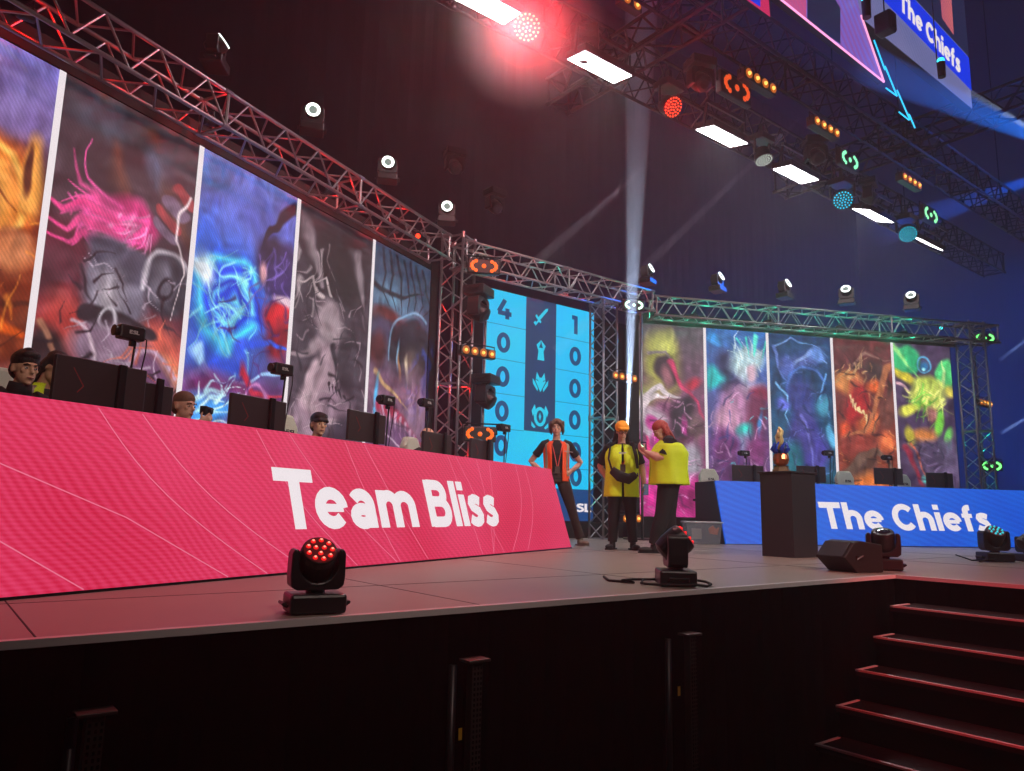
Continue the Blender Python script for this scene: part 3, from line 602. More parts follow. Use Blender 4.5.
def desk(name, label, O, E, N, U, s0, s1, face, text, tx0, tw, tbase, lines=None):
    t = thing(name, label, 'desk', O)
    nb = E.cross(U); Mf = frame(E*s0, E, U, nb); L_ = s1-s0
    obj('led_front', box(B(), (L_/2, SL/2, -.02), (L_, SL-.03, .04), Mf), face, t)
    bm = B(); box(bm, (L_/2, -.0, -.03), (L_, .03, .07), Mf); obj('bottom_rail', bm, BLACKMET, t)
    bm = B(); box(bm, (L_/2, SL/2, -.06), (L_-.04, SL-.06, .04), Mf); obj('cabinet', bm, FRAMEM, t)
    Md = frame(E*s0, E, N, (0, 0, 1))
    obj('tabletop', box(B(), (L_/2, .80, .74), (L_-.02, .80, .04), Md), DESKM, t)
    for s in (.02, L_-.02):
        bm = B(); prism(bm, [(.06, .0), (1.1, .0), (1.1, 1.06), (.36, 1.06)], -.015, .015, Md @ frame((s, 0, 0), (0, 1, 0), (0, 0, 1), (1, 0, 0)))
        obj('side_panel', bm, SIDEM, t)
    for s in np.arange(1.2, L_-.5, 1.5):
        obj('leg', box(B(), (s, 1.15, .36), (.06, .05, .72), Md), BLACKMET, t)
    obj('lettering', lettering(text, Mf @ Matrix.Translation((tx0-s0, tbase, .002)), .475, tw), WHITE, t)
    if lines:
        for ln in lines:
            bm = B(); stroke(bm, [(x-s0, y) for x, y in ln], .0065, Mf @ Matrix.Translation((0, 0, .0005)), .0012); obj('graphic_line', bm, PINKLINE, t)
    return t
def cv(x0, x1, k, top=1.10, bot=.02):
    return [(x0+(x1-x0)*i/10+k*math.sin(PI*i/10), top+(bot-top)*i/10) for i in range(11)]
PL = [cv(-6.72, -5.55, -.16), cv(-6.42, -5.15, -.16), cv(-5.45, -4.55, -.12), cv(-5.1, -4.0, -.10), cv(-4.42, -3.95, -.04), cv(-4.15, -3.5, -.02), cv(-2.72, -2.45, .02), cv(-2.55, -1.95, 0), cv(-2.1, -2.2, .06), cv(-1.8, -2.2, .05), cv(-1.1, -1.75, .2), cv(-.85, -1.35, .2), [(-7.4, .75), (-6.6, .42), (-5.9, .02)], [(-7.4, .35), (-6.9, .02)]]
desk('player_desk', 'long player desk with pink LED front with two words of white lettering, at the left', O1, E1, N1, U1, -7.6, 0, PINK, 'Team Bliss', -5.356, 3.46, .33, PL)
desk('player_desk', 'long player desk with blue LED front with two words of white lettering, at the right', O2, E2, N2, U2, 0, 7.6, BLUE, 'The Chiefs', 1.905, 3.52, .30)

def on_desk(E, N, O, s, t, z=0): return O+E*s+N*t+V((0, 0, z))
MON = mat('monitor_black', (58, 50, 52), .32, var=.2)
def monitor(label, O, E, N, s, t, w, top, yaw=0, group=None):
    """screen seen from behind; its viewer sits on the +N side"""
    p = on_desk(E, N, O, s, t, .76); az = math.atan2(E.y, E.x)+yaw
    r = thing('monitor', label, 'monitor', p, az, group); h = w*.5; zc = top-.76-h/2
    obj('screen_housing', box(B(), (0, .0, zc), (w, .035, h)), MON, r, bevel=.008)
    obj('display', box(B(), (0, .0185, zc), (w-.03, .003, h-.03)), glow('display_glow', (60, 70, 90), .6), r)
    obj('stand', box(B(), (w*.18, -.045, (zc+.05)/2+.06), (.055, .03, zc+.16)), BLACKMET, r, bevel=.006)
    obj('foot', box(B(), (w*.18, -.02, .01), (.26, .2, .02)), BLACKMET, r, bevel=.005)
    bm = B(); stroke(bm, [(-w*.32, h*.28), (-w*.2, -.02), (-w*.26, -h*.2)], .006, T((0, -.0185, zc), (PI/2, 0, 0)), .001); obj('accent_line', bm, mat('red_accent', (150, 50, 50), .5), r)
    return r
G1 = 'player monitors on the pink desk'; G2 = 'player monitors on the blue desk'
monitor('large black monitor back left of the first webcam on the pink desk', O1, E1, N1, -6.40, .80, .66, 1.425, 0)
monitor('black monitor back right behind the leftmost webcam', O1, E1, N1, -5.95, .95, .50, 1.37, .1)
monitor('black monitor back on the pink desk under the second webcam', O1, E1, N1, -4.98, .80, .62, 1.385, 0)
monitor('black monitor back on the pink desk left of the third webcam', O1, E1, N1, -3.52, .80, .60, 1.44, 0)
monitor('black monitor back in front of the bald player', O1, E1, N1, -2.20, .80, .60, 1.36, 0)
monitor('rightmost black monitor back on the pink desk beside the amber blinder', O1, E1, N1, -1.13, .80, .60, 1.38, 0)
monitor('leftmost black monitor back on the blue desk beside the octagonal chair', O2, E2, N2, .90, .80, .62, 1.38)
monitor('black monitor back on the blue desk right of the podium', O2, E2, N2, 2.20, .80, .60, 1.41)
monitor('black monitor back above the middle of the white lettering on the blue desk', O2, E2, N2, 3.86, .80, .62, 1.43)
monitor('dark monitor back near the right end of the blue desk', O2, E2, N2, 5.05, .85, .60, 1.38)

def webcam(label, O, E, N, s, t, z, yaw, sz=.17, group=None):
    sz *= 1.12; p = on_desk(E, N, O, s, t, .76); az = math.atan2(E.y, E.x)+yaw
    r = thing('webcam_stand', label, 'webcam', p, az, group); z -= .76
    obj('foot', lathe(B(), [(.07, 0), (.07, .012), (.02, .02)]), BLACKMET, r, smooth=False)
    obj('pole', tube(B(), [(0, 0, .01), (.0, 0, z*.55), (.02, 0, z-.06)], .009, 8), BLACKMET, r, smooth=True)
    h = obj('camera_body', box(B(), (-.02, 0, z), (sz, .085, .10), T((0, 0, 0), (0, .0, 0))), CASE, r, bevel=.012)
    obj('lens', lathe(B(), [(.034, 0), (.04, .03), (.03, .032)], T((-.02-sz/2, 0, z), (0, -PI/2, 0))), BLACK, h)
    obj('lettering', lettering('ESL', T((-.05, -.0435, z-.012), (PI/2, 0, 0)), .026, .07), mat('print_pale', (190, 190, 190), .6), h)
    obj('clamp', box(B(), (.0, 0, z-.07), (.04, .04, .04)), BLACKMET, r, bevel=.006)
    obj('cable', tube(B(), [(.06, 0, z), (.10, 0, z-.03), (.10, 0, z-.12), (.06, .01, z*.5), (.02, .01, .03)], .005, 6), RUBBER, r, smooth=True)
    obj('arm', tube(B(), [(0, 0, z*.42), (.09, .0, z*.40), (.16, 0, z*.38)], .008, 6), BLACKMET, r, smooth=True)
    return r
webcam('boxy webcam on a thin stand, leftmost on the pink desk', O1, E1, N1, -6.20, .8, 1.67, -.15, .16)
webcam('boxy webcam on a thin stand before the divider right of the blue panel', O1, E1, N1, -4.72, .8, 1.67, -.15)
webcam('boxy webcam on a thin stand before the grey mauve panel, third on the pink desk', O1, E1, N1, -3.18, .8, 1.61, -.1)
webcam('boxy webcam on a thin stand before the left truss tower', O1, E1, N1, -2.20, .95, 1.72, -.1)
webcam('boxy webcam on a thin stand before the cyan scoreboard', O1, E1, N1, -.50, .8, 1.60, -.1, .2)
webcam('black webcam on a thin stand just left of the golden trophy', O2, E2, N2, .95, .95, 1.61, .1)
webcam('black webcam on a thin stand just right of the golden trophy', O2, E2, N2, 2.60, .8, 1.665, .1)
webcam('black webcam on a thin stand before the orange panel over the blue desk', O2, E2, N2, 4.0, .95, 1.64, .1)

def gaming_chair(label, O, E, N, s, t, top=1.40, yaw=0):
    p = on_desk(E, N, O, s, t, 0); az = math.atan2(E.y, E.x)+yaw
    r = thing('gaming_chair', label, 'chair', p, az)
    bm = B(); prism(bm, [(-.23, 0), (.23, 0), (.26, .32), (.25, .45), (.19, .56), (.20, .66), (.12, .80), (-.12, .80), (-.20, .66), (-.19, .56), (-.25, .45), (-.26, .32)], -.05, .05, T((0, .28, top-.80), (PI/2-.06, 0, 0)))
    bk = obj('backrest', bm, CHAIRW, r, bevel=.03)
    obj('headrest_lettering', lettering('ESL', T((-.07, .19, top-.22), (PI/2-.06, 0, 0)), .045, .14), mat('dark_print', (40, 40, 44), .6), bk)
    obj('seat', box(B(), (0, 0, .47), (.50, .52, .10)), CHAIRW, r, bevel=.03)
    for s_ in (-1, 1):
        obj('armrest', box(B(), (s_*.29, .02, .66), (.07, .28, .03)), BLACK, r, bevel=.01)
        obj('armrest_post', box(B(), (s_*.29, .06, .55), (.03, .05, .20)), BLACK, r)
    obj('gas_lift', tube(B(), [(0, 0, .07), (0, 0, .43)], .03, 12), BLACKMET, r)
    for k in range(5):
        a = 2*PI*k/5; l = obj('leg', tube(B(), [(0, 0, .09), (.30*math.cos(a), .30*math.sin(a), .065)], [.028, .02], 8), BLACKMET, r)
        obj('caster', ball(B(), (.30*math.cos(a), .30*math.sin(a), .03), .03), RUBBER, l)
    return r
CH1 = [(-6.72, 1.39, 'pale gaming chair of the leftmost player behind the pink desk'), (-5.42, 1.32, 'pale gaming chair behind the player with the microphone'), (-3.82, 1.38, 'pale gaming chair beside the player with the straight fringe'), (-2.0, 1.37, 'pale gaming chair top between the fourth and fifth monitors on the pink desk'), ]
for (s, z, lab), (px, py) in zip(CH1, ((4, 367), (147, 399), (286, 414), (413, 437))):
    q = hit(px, py, N1, N1.dot(O1)+1.86); gaming_chair(lab, O1, E1, N1, (q-O1).dot(E1), 1.58, q.z)
for s, z, lab in ((.42, 1.33, 'pale octagonal-backed gaming chair at the near left end of the blue desk'), (1.95, 1.34, 'pale gaming chair half hidden behind the podium trophy'), (3.32, 1.38, 'pale gaming chair just right of the podium'), (4.62, 1.36, 'pale gaming chair beside the monitor over the orange panel')):
    gaming_chair(lab, O2, E2, N2, s, 1.05, z, 0)

# ================================================================== TRUSSES
def lace(bm, a0, a1, b0, b1, n, r):
    """zigzag between two parallel chords a and b"""
    for i in range(n):
        p = a0.lerp(a1, i/n); q = b0.lerp(b1, (i+.5)/n); s = a0.lerp(a1, (i+1)/n)
        tube(bm, [p, q], r, 6, cap=False); tube(bm, [q, s], r, 6, cap=False)
def truss(name, label, p0, p1, b=.39, m=STEEL, cat='truss', r=.022, n=None, group=None, up=(0, 0, 1), sec=2.5):
    p0, p1 = V(p0), V(p1); d = (p1-p0); L_ = d.length; d.normalize(); up = V(up); sd = d.cross(up).normalized(); up = sd.cross(d)
    t = thing(name, label, cat, p0, 0, group); h = b/2
    cs = [sd*(h*a)+up*(h*c) for a, c in ((-1, -1), (1, -1), (1, 1), (-1, 1))]; n = n or max(2, round(L_/.56))
    for c in cs: obj('chord', tube(B(), [c, c+d*L_], r, 10), m, t, smooth=True)
    bm = B()
    for i in range(4):
        a, c = cs[i], cs[(i+1) % 4]; lace(bm, a, a+d*L_, c, c+d*L_, n, r*.55)
    obj('bracing', bm, m, t)
    k = max(1, round(L_/sec))
    for i in range(k+1):
        e = d*(L_*i/k); bm = B()
        for j in range(4): tube(bm, [cs[j]+e, cs[(j+1) % 4]+e], r*.8, 6)
        for j in range(4): tube(bm, [cs[j]+e-d*.05, cs[j]+e+d*.05], r*1.35, 8)
        obj('end_frame', bm, m, t)
    return t
lc = LN*(6.05+.195)+V((0, 0, 4.615)); rc = RN*(13.73+.195)+V((0, 0, 4.635))
truss('horizontal_truss', 'long aluminium truss lit red over the left video wall', lc-LD*1.6, lc+LD*9.78)
truss('horizontal_truss', 'aluminium truss crossing above the cyan scoreboard', (6.56, 9.895, 4.615), (11.05, 9.895, 4.66))
truss('horizontal_truss', 'aluminium truss lit teal over the right video wall', rc+RD*5.95, rc+RD*14.15)
truss('truss_tower', 'upright truss tower between the left video wall and the scoreboard', (6.52, 9.88, 0), (6.52, 9.88, 4.86), up=(-LN.x, -LN.y, 0), group=None)
truss('truss_tower', 'upright truss tower between the scoreboard and the light beam', (9.97, 9.99, 0), (9.97, 9.99, 4.44), b=.36, up=(0, -1, 0))
tr = RN*13.95+RD*13.62
truss('truss_tower', 'upright truss tower at the far right end of the right video wall', (tr.x, tr.y, 0), (tr.x, tr.y, 4.86), up=(-RN.x, -RN.y, 0))
# thinner aluminium pole and dark backing drape by the towers
drp = tag(obj('drape', box(B(), (7.12, 10.35, 2.2), (.5, .1, 4.4)), DRAPE), 'narrow black drape beside the left edge of the scoreboard', 'drape')
drp = tag(obj('drape', box(B(), (10.85, 10.75, 2.2), (1.1, .08, 4.4)), DRAPE), 'black drape between the scoreboard and the right video wall', 'drape')
for a, b, lab in (((6.9, 9.6), 3.9, 'thin upright pole carrying lamps left of the scoreboard'), ((10.62, 9.62), 4.5, 'thin upright pole carrying lamps inside the light beam')):
    t = thing('lamp_pole', lab, 'pole', (a[0], a[1], 0))
    obj('pole', tube(B(), [(0, 0, 0), (0, 0, b)], .024, 12), STEEL, t, smooth=True)
    obj('base_plate', box(B(), (0, 0, .008), (.5, .5, .016)), BLACKMET, t)
tp = thing('lamp_pole', 'thin upright pole carrying lamps right of the far right truss tower', 'pole', on_y(990, 548, 6.95)*1); tp.location.z = 0
obj('pole', tube(B(), [(0, 0, 0), (0, 0, 4.3)], .024, 12), STEEL, tp, smooth=True); obj('base_plate', box(B(), (0, 0, .008), (.5, .5, .016)), BLACKMET, tp)

# overhead rig, dark
RZ = 6.5
truss('rigging_truss', 'dark overhead truss running above the row of white light panels', (-1, 7.35, 7.25), (22, 7.35, 7.25), b=.5, m=DARKSTEEL, r=.025, sec=3)
truss('rigging_truss', 'dark overhead truss behind the orange lamps of the ceiling rig', (1, 5.75, 7.3), (22, 5.75, 7.3), b=.5, m=DARKSTEEL, r=.025, sec=3)
truss('rigging_truss', 'dark overhead truss crossing the top of the light beam', (7.55, 3.2, 7.25), (7.55, 8.6, 7.25), b=.45, m=DARKSTEEL, r=.03, n=8, sec=2.7)
truss('rigging_truss', 'dark overhead truss crossing the rig under the hanging screens', (14.0, 3.2, 7.6), (14.0, 8.6, 7.6), b=.45, m=DARKSTEEL, r=.03, n=8, sec=2.7)
for x, y in ((2, 7.35), (10, 7.35), (17, 7.35), (4.5, 5.75), (11, 5.75), (18, 5.75)):
    o = obj('hoist_chain', tube(B(), [(x, y, 7.5), (x, y, 20)], .012, 6), DARKSTEEL); tag(o, 'thin hoist chain holding the overhead rig from the ceiling', 'chain', 'hoist chains above the rig')

# ================================================================== LAMPS
def lamp_white_panel(label, c, tilt=0):
    t = thing('light_panel', label, 'light panel', c, 0, 'white light panels in a row overhead')
    obj('housing', box(B(), (0, 0, .06), (.94, .40, .10)), BLACKMET, t, bevel=.01)
    obj('diffuser', box(B(), (0, 0, .005), (.88, .34, .012)), glow('panel_white', (255, 250, 255), 14, True), t)
    for s in (-1, 1):
        obj('bracket', box(B(), (s*.48, 0, .2), (.02, .05, .36)), BLACKMET, t)
    obj('clamp', box(B(), (0, 0, .42), (.98, .05, .05)), BLACKMET, t)
    t.rotation_euler = (tilt, 0, 0); return t
pn = ['at the top edge of the photo', 'between the two red dotted lamps', 'above the white dotted lamp', 'just right of the white dotted lamp', 'just right of the first teal dotted lamp', 'seen edge-on at the right end of the row']
for i, (px, py) in enumerate(((483, 4), (600, 68), (722, 137), (796, 175), (873, 216), (926, 243))):
    p = on_z(px, py, RZ); z = RZ
    if i == 5: p = on_y(px, py, 6.95)
    o = lamp_white_panel('white glowing rectangular panel '+pn[i], p, math.radians((6, 8, 12, 8, 21, 36)[i]))
    o.scale = (1, 1, 1) if i < 4 else (1.12, 1, 1)

def dots(n_r, R):
    pts = [(0, 0)]
    for k in range(1, n_r+1):
        m = 6*k
        for j in range(m): a = 2*PI*j/m+.2*k; pts.append((R*k/(n_r+.35)*math.cos(a), R*k/(n_r+.35)*math.sin(a)))
    return pts
def wash(label, c, axis, col, es, R=.155, name='wash_light', dots_n=3, group=None, hang=True):
    """round moving wash lamp with a dotted LED face, hung from the rig"""
    t = thing(name, label, 'stage lamp', c, 0, group)
    Q = zdir(axis)
    h = obj('head', lathe(B(), [(R*.55, -.24), (R*.9, -.20), (R*1.05, -.06), (R*1.1, 0), (R*.98, .006)], Q, 28), CASE, t, smooth=False)
    bm = B(); dr = R*(.078 if dots_n == 3 else .12)
    for x, y in dots(dots_n, R): ball(bm, Q @ V((x, y, .008)), dr, seg=8)
    obj('led_array', bm, glow('led_%d_%d_%d' % col, col, es), h)
    az = math.atan2(axis[1], axis[0]); s = V((-math.sin(az), math.cos(az), 0)); c0 = Q @ V((0, 0, -.1))
    for k in (-1, 1):
        obj('yoke_arm', tube(B(), [c0+s*(k*R*1.2), c0+s*(k*R*1.2)+V((0, 0, .26 if hang else -.24))], [(.045, .02), (.05, .022)], 8), CASE, t)
    zc = .30 if hang else -.28
    obj('base', box(B(), c0+V((0, 0, zc)), (R*2.6, R*1.9, .11)), CASE, t, bevel=.01)
    if hang: obj('clamp', box(B(), c0+V((0, 0, zc+.15)), (.06, .06, .24)), BLACKMET, t)
    return t
CAMV = lambda p: (CP-V(p)).normalized()
ZW = 6.45
spec = [((527, 27), (255, 226, 150), 3.2, (.1, -.35, -.4), 'bright pale red dotted lamp hanging at the top centre', 3, .17), ((673, 107), (255, 72, 40), 3.0, (-.15, -1, -.75), 'orange red dotted lamp hanging beside the vertical light beam', 3, .15),
        ((764, 160), (206, 226, 210), 1.3, (-.1, -.5, -1.5), 'pale white dotted lamp hanging between two light panels', 2, .14), ((843, 200), (20, 206, 236), 1.9, (-.9, -.55, -.9), 'teal dotted lamp left of the fifth light panel', 2, .175), ((908, 234), (20, 206, 236), 1.9, (-.9, -.55, -.9), 'teal dotted lamp at the right end of the light panel row', 2, .175)]
for (q, col, es, ax, lab, dn, R) in spec:
    p = on_z(q[0], q[1], ZW); ax = V(ax).normalized()
    if lab.startswith('bright'): ax = (CAMV(p)*.9+V((.0, .1, -.2))).normalized()
    wash(lab, p, ax, col, es, R, group=None)

def strobe(label, c, col, es, w=.5, yaw=0, pitch=0, group=None, hang=False):
    """flat strobe lamp: two curved rows of LEDs around a round centre"""
    t = thing('strobe_light', label, 'stage lamp', c, 0, group); t.rotation_euler = (pitch, 0, yaw)
    hh = w*.46; obj('housing', box(B(), (0, .05, 0), (w*1.06, .10, hh*1.08)), CASE, t, bevel=.02)
    Mf = frame((0, -.004, 0), (1, 0, 0), (0, 0, 1), (0, -1, 0))
    G = glow('strobe_%d_%d_%d' % col, col, es)
    for a0, a1, nm in ((130, 230, 0), (-50, 50, 1)):
        bm = B()
        for k in range(6):
            a = math.radians(a0+(a1-a0)*k/5); ball(bm, Mf @ V((w*.40*math.cos(a), hh*.44*math.sin(a), 0)), (w*.062, .012, w*.062), seg=8)
        obj('led_row', bm, G, t)
    obj('centre_led', ball(B(), (0, -.004, 0), (w*.075, .014, w*.075), seg=12), G, t)
    obj('bracket', tube(B(), [(-w*.56, .06, 0), (-w*.56, .06, hh*.75), (w*.56, .06, hh*.75), (w*.56, .06, 0)], .012, 6), BLACKMET, t)
    return t
ORG = (255, 104, 20); GRN = (150, 255, 190)
strobe('orange strobe lamp above the top left corner of the scoreboard', on_y(484, 266, 9.45), ORG, 1.3, .50, yaw=-.5)
strobe('orange strobe lamp low behind the pink desk beside the scoreboard', on_y(480, 434, 9.0), ORG, 1.3, .46, yaw=-.5)
strobe('green white strobe lamp on the vertical beam under the truss', on_y(634, 305, 9.45), (205, 255, 220), 2.2, .40, yaw=-.5)
strobe('green white strobe lamp beside the yellow vested person', on_y(636, 449, 9.3), (190, 255, 205), 2.2, .38, yaw=-.5)
p = on_y(985, 338, 6.8); strobe('green strobe lamp at the right end of the teal lit truss', p, (110, 255, 120), 2.4, .46, yaw=-.75)
p = on_y(992, 466, 6.8); strobe('green strobe lamp low right above the end of the blue desk', p, (110, 255, 120), 2.4, .46, yaw=-.75)
strobe('orange strobe lamp in the ceiling rig under four amber lamps', on_y(737, 88, 5.4), (236, 84, 30), 1.0, .62)
strobe('pale green strobe lamp in the ceiling rig above the fourth light panel', on_y(850, 160, 5.9), (130, 240, 180), 1.5, .58)
strobe('pale green strobe lamp in the ceiling rig above the last light panel', on_y(931, 215, 6.1), (140, 245, 170), 1.5, .62)

def blinder(label, c, n=4, w=.66, dim=1.0, yaw=0):
    t = thing('blinder_bar', label, 'stage lamp', c, yaw)
    obj('housing', box(B(), (0, .06, 0), (w, .12, .15)), CASE, t, bevel=.012)
    for k in range(n):
        x = (k-(n-1)/2)*w/n
        l = obj('lamp', lathe(B(), [(.062, 0), (.066, .012), (.05, .016), (.03, .005), (.0, .002)], T((x, -.0, 0), (PI/2, 0, 0)), 18), glow('amber_rim', (214, 110, 30), .75*dim), t)
        obj('bulb', ball(B(), (x, -.012, 0), .026, seg=10), glow('amber_bulb', (255, 190, 90), 1.8*dim), l)
    obj('bracket', tube(B(), [(-w/2-.01, .06, 0), (-w/2-.01, .06, .13), (w/2+.01, .06, .13), (w/2+.01, .06, 0)], .01, 6), BLACKMET, t)
    return t
blinder('bar of four amber lamps on the pole left of the scoreboard', on_y(479, 352, 9.35))
blinder('bar of four amber lamps on the pole inside the vertical beam', on_y(625, 377, 9.35))
blinder('bar of amber lamps low behind the yellow vested person', on_y(632, 518.5, 9.5), 3, .5)
blinder('bar of four amber lamps right of the far right truss tower', on_y(986, 403, 6.8), 4, .74)
blinder('bar of four amber lamps above the orange strobe of the ceiling rig', on_y(761, 81, 5.2), 4, .72)
blinder('bar of four amber lamps in the middle of the ceiling rig', on_y(827, 127, 5.3), 4, .72)
blinder('bar of four amber lamps at the right of the ceiling rig', on_y(912, 181, 5.4), 4, .72)
blinder('amber lamp bar at the top edge beside the vertical beam', on_y(632, 2, 6.2), 2, .4)

def moving_head(label, loc, pan, tilt, face, col, es, s=1.0, hang=False, group=None, roll=0, off=False):
    """base, two-armed yoke and a rounded head; tilt is measured from straight up towards local -Y"""
    t = thing('moving_head', label, 'stage lamp', loc, 0, group); t.rotation_euler = (roll+(PI if hang else 0), 0, pan)
    obj('base', box(B(), (0, 0, .055*s), (.295*s, .24*s, .10*s)), CASE, t, bevel=.014)
    for k in (-1, 1):
        obj('handle', tube(B(), [(k*.15*s, -.06*s, .04*s), (k*.172*s, -.06*s, .055*s), (k*.172*s, .06*s, .055*s), (k*.15*s, .06*s, .04*s)], .009*s, 6), BLACK, t)
    y = obj('yoke', lathe(B(), [(.05*s, .10*s), (.05*s, .135*s)]), BLACKMET, t)
    U = [(-.145, .20), (-.140, .145), (-.11, .122), (.11, .122), (.140, .145), (.145, .20), (.143, .315), (.128, .335), (.110, .335), (.102, .315)]+[(.104*math.cos(a), .262+.104*math.sin(a)) for a in [-PI*q/10 for q in range(0, 11)]]+[(-.102, .315), (-.110, .335), (-.128, .335), (-.143, .315)]
    bm = B(); prism(bm, U, -.065*s, .065*s, frame((0, 0, 0), (s, 0, 0), (0, 0, s), (0, -1, 0))); obj('yoke_arms', bm, CASE, y, bevel=.008)
    Q = T((0, 0, .27*s)) @ Matrix.Rotation(tilt, 4, 'X')
    R = .092*s
    h = obj('head', lathe(B(), [(R*.55, -.115*s), (R*.95, -.10*s), (R*1.08, -.04*s), (R*1.10, .05*s), (R*1.02, .085*s), (R*.96, .088*s)], Q, 28), CASE, t, smooth=False, bevel=.004)
    G = glow('face_%d_%d_%d_%s' % (*col, str(es)), col, es)
    if face == 'leds':
        rim = obj('lens_plate', lathe(B(), [(R*.94, .088*s), (R*.9, .091*s), (.001, .091*s)], Q, 24), glow('plate_red', (200, 10, 20), .8) if off else glow('plate_dim', (80, 6, 10), .8), h)
        for x, y_ in [(0.28*math.cos(a), .28*math.sin(a)) for a in (.5, 2.6, 4.7)]+[(.70*math.cos(2*PI*j/9), .70*math.sin(2*PI*j/9)) for j in range(9)]:
            o_ = ball(B(), Q @ V((x*R, y_*R, .090*s)), (R*.155, R*.155, R*.13), seg=10); nf = len(o_.faces); ball(o_, Q @ V((x*R, y_*R, .098*s)), (R*.085, R*.085, R*.09), seg=8); o_ = obj('led_lens', o_, glow('rim_%d_%d_%d' % col, tuple(int(c*.8) for c in col) if col[1] > 150 else (235, 26, 26), 1.2), h); o_.data.materials.append(G)
            for q_, f_ in enumerate(o_.data.polygons): f_.material_index = int(q_ >= nf)
    elif face == 'lens':
        obj('lens_ring', lathe(B(), [(R*.97, .088*s), (R*.97, .10*s), (R*.74, .10*s), (R*.74, .088*s)], Q, 24), G, h)
        obj('lens', ball(B(), Q @ V((0, 0, .082*s)), (R*.6, R*.6, R*.3), Q, seg=16), glow('lens_core', (170, 190, 180), .55), h)
    else:
        obj('lens', ball(B(), Q @ V((0, 0, .075*s)), (R*.8, R*.8, R*.3), Q, seg=16), mat('dark_lens', (30, 32, 40), .08), h)
    return t
RED = (255, 92, 70); TEAL = (40, 214, 226)
p1 = (1.535, 3.455, .0)
moving_head('black moving head lamp with twelve glowing red lenses in front of the pink desk', p1, math.radians(-12), math.radians(46), 'leds', (255, 140, 116), 2.0, .88)
moving_head('black moving head lamp with red lenses turned right, at the middle of the stage edge', (4.245, 3.54, 0), math.radians(48), math.radians(50), 'leds', (255, 30, 36), 1.8, 1.05, off=True)
moving_head('black moving head lamp with teal lenses on the right part of the stage', (10.35, 3.70, 0), math.radians(-40), math.radians(38), 'leds', TEAL, 1.5, 1.1)
moving_head('unlit black moving head lamp beside the wedge speaker', (7.42, 3.62, 0), math.radians(-60), math.radians(22), 'dark', (0, 0, 0), 0, 1.05)
moving_head('unlit dark moving head lamp at the right edge of the photo behind the teal one', (10.95, 3.55, 0), math.radians(60), math.radians(60), 'dark', (0, 0, 0), 0, .9)
# lamps standing on the side trusses
labs = ['first bright white lamp on the left truss, seen edge-on', 'second bright white lamp on the left truss, the brightest', 'third bright white lamp on the left truss', 'fourth bright white lamp on the left truss, nearest its corner']
for (px, py), lab in zip(((222, 46), (313, 111), (388, 163), (447, 207)), labs):
    p = hit(px, py, LN, 6.25); edge = 'edge-on' in lab; c = CAMV(p)
    pan = math.atan2(c.x, -c.y)+(math.radians(70) if edge else 0); tl = math.radians(88 if not edge else 50)
    loc = p-V((math.sin(pan)*.06, -math.cos(pan)*.06, .27))
    loc.z = max(4.83, loc.z-.0)
    moving_head(lab, (loc.x, loc.y, loc.z), pan, tl, 'lens', (240, 250, 240), 3.5, 1.0)
labs = ['bright white lamp at the left end of the teal truss, seen edge-on', 'second bright white lamp on the teal truss, seen edge-on', 'third bright white lamp on the teal truss, seen edge-on', 'fourth bright white lamp on the teal truss, round face turned here', 'fifth bright white lamp on the teal truss, nearest its right end']
for (px, py), lab in zip(((650, 270), (720, 278), (787, 285), (846, 291), (911, 297)), labs):
    p = hit(px, py, RN, 13.93); edge = 'edge-on' in lab; c = CAMV(p)
    pan = math.atan2(c.x, -c.y)+(math.radians(66) if edge else math.radians(-6)); tl = math.radians(66 if edge else 62)
    loc = p-V((math.sin(pan)*.06, -math.cos(pan)*.06, .30)); loc.z = max(4.86, loc.z)
    moving_head(lab, (loc.x, loc.y, loc.z), pan, tl, 'lens', (240, 250, 250), 3.0, 1.1)
# dark beam lamps by the left tower and in the rig
for (px, py), y, sc_, pan, tl, lab, rz in (((479, 287), 9.55, 1.5, -60, 120, 'large unlit lamp hanging left of the top of the scoreboard', 0), ((486, 375), 9.5, 1.4, -50, 115, 'large unlit lamp hanging beside the second row of amber lamps', 0)):
    p = on_y(px, py, y); moving_head(lab, p, math.radians(30), math.radians(125), 'dark', (0, 0, 0), 0, sc_, hang=True)
for i, ((px, py), lab) in enumerate((((700, 60), 'dark unlit lamp in the ceiling rig right of the vertical beam'), ((815, 138), 'dark unlit lamp in the ceiling rig between the amber bars'), ((868, 180), 'dark unlit lamp in the ceiling rig below the first pale green strobe'), ((585, 30), 'dark unlit lamp in the ceiling rig left of the vertical beam'), ((495, 190), 'dark unlit lamp above the corner of the left truss'), ((455, 150), 'small dark unlit lamp high behind the left truss'))):
    p = on_z(px, py, 7.0) if i < 4 else on_y(px, py, 11.5); moving_head(lab, p, random.uniform(-1, 1), math.radians(130), 'dark', (0, 0, 0), 0, 1.3, hang=True)

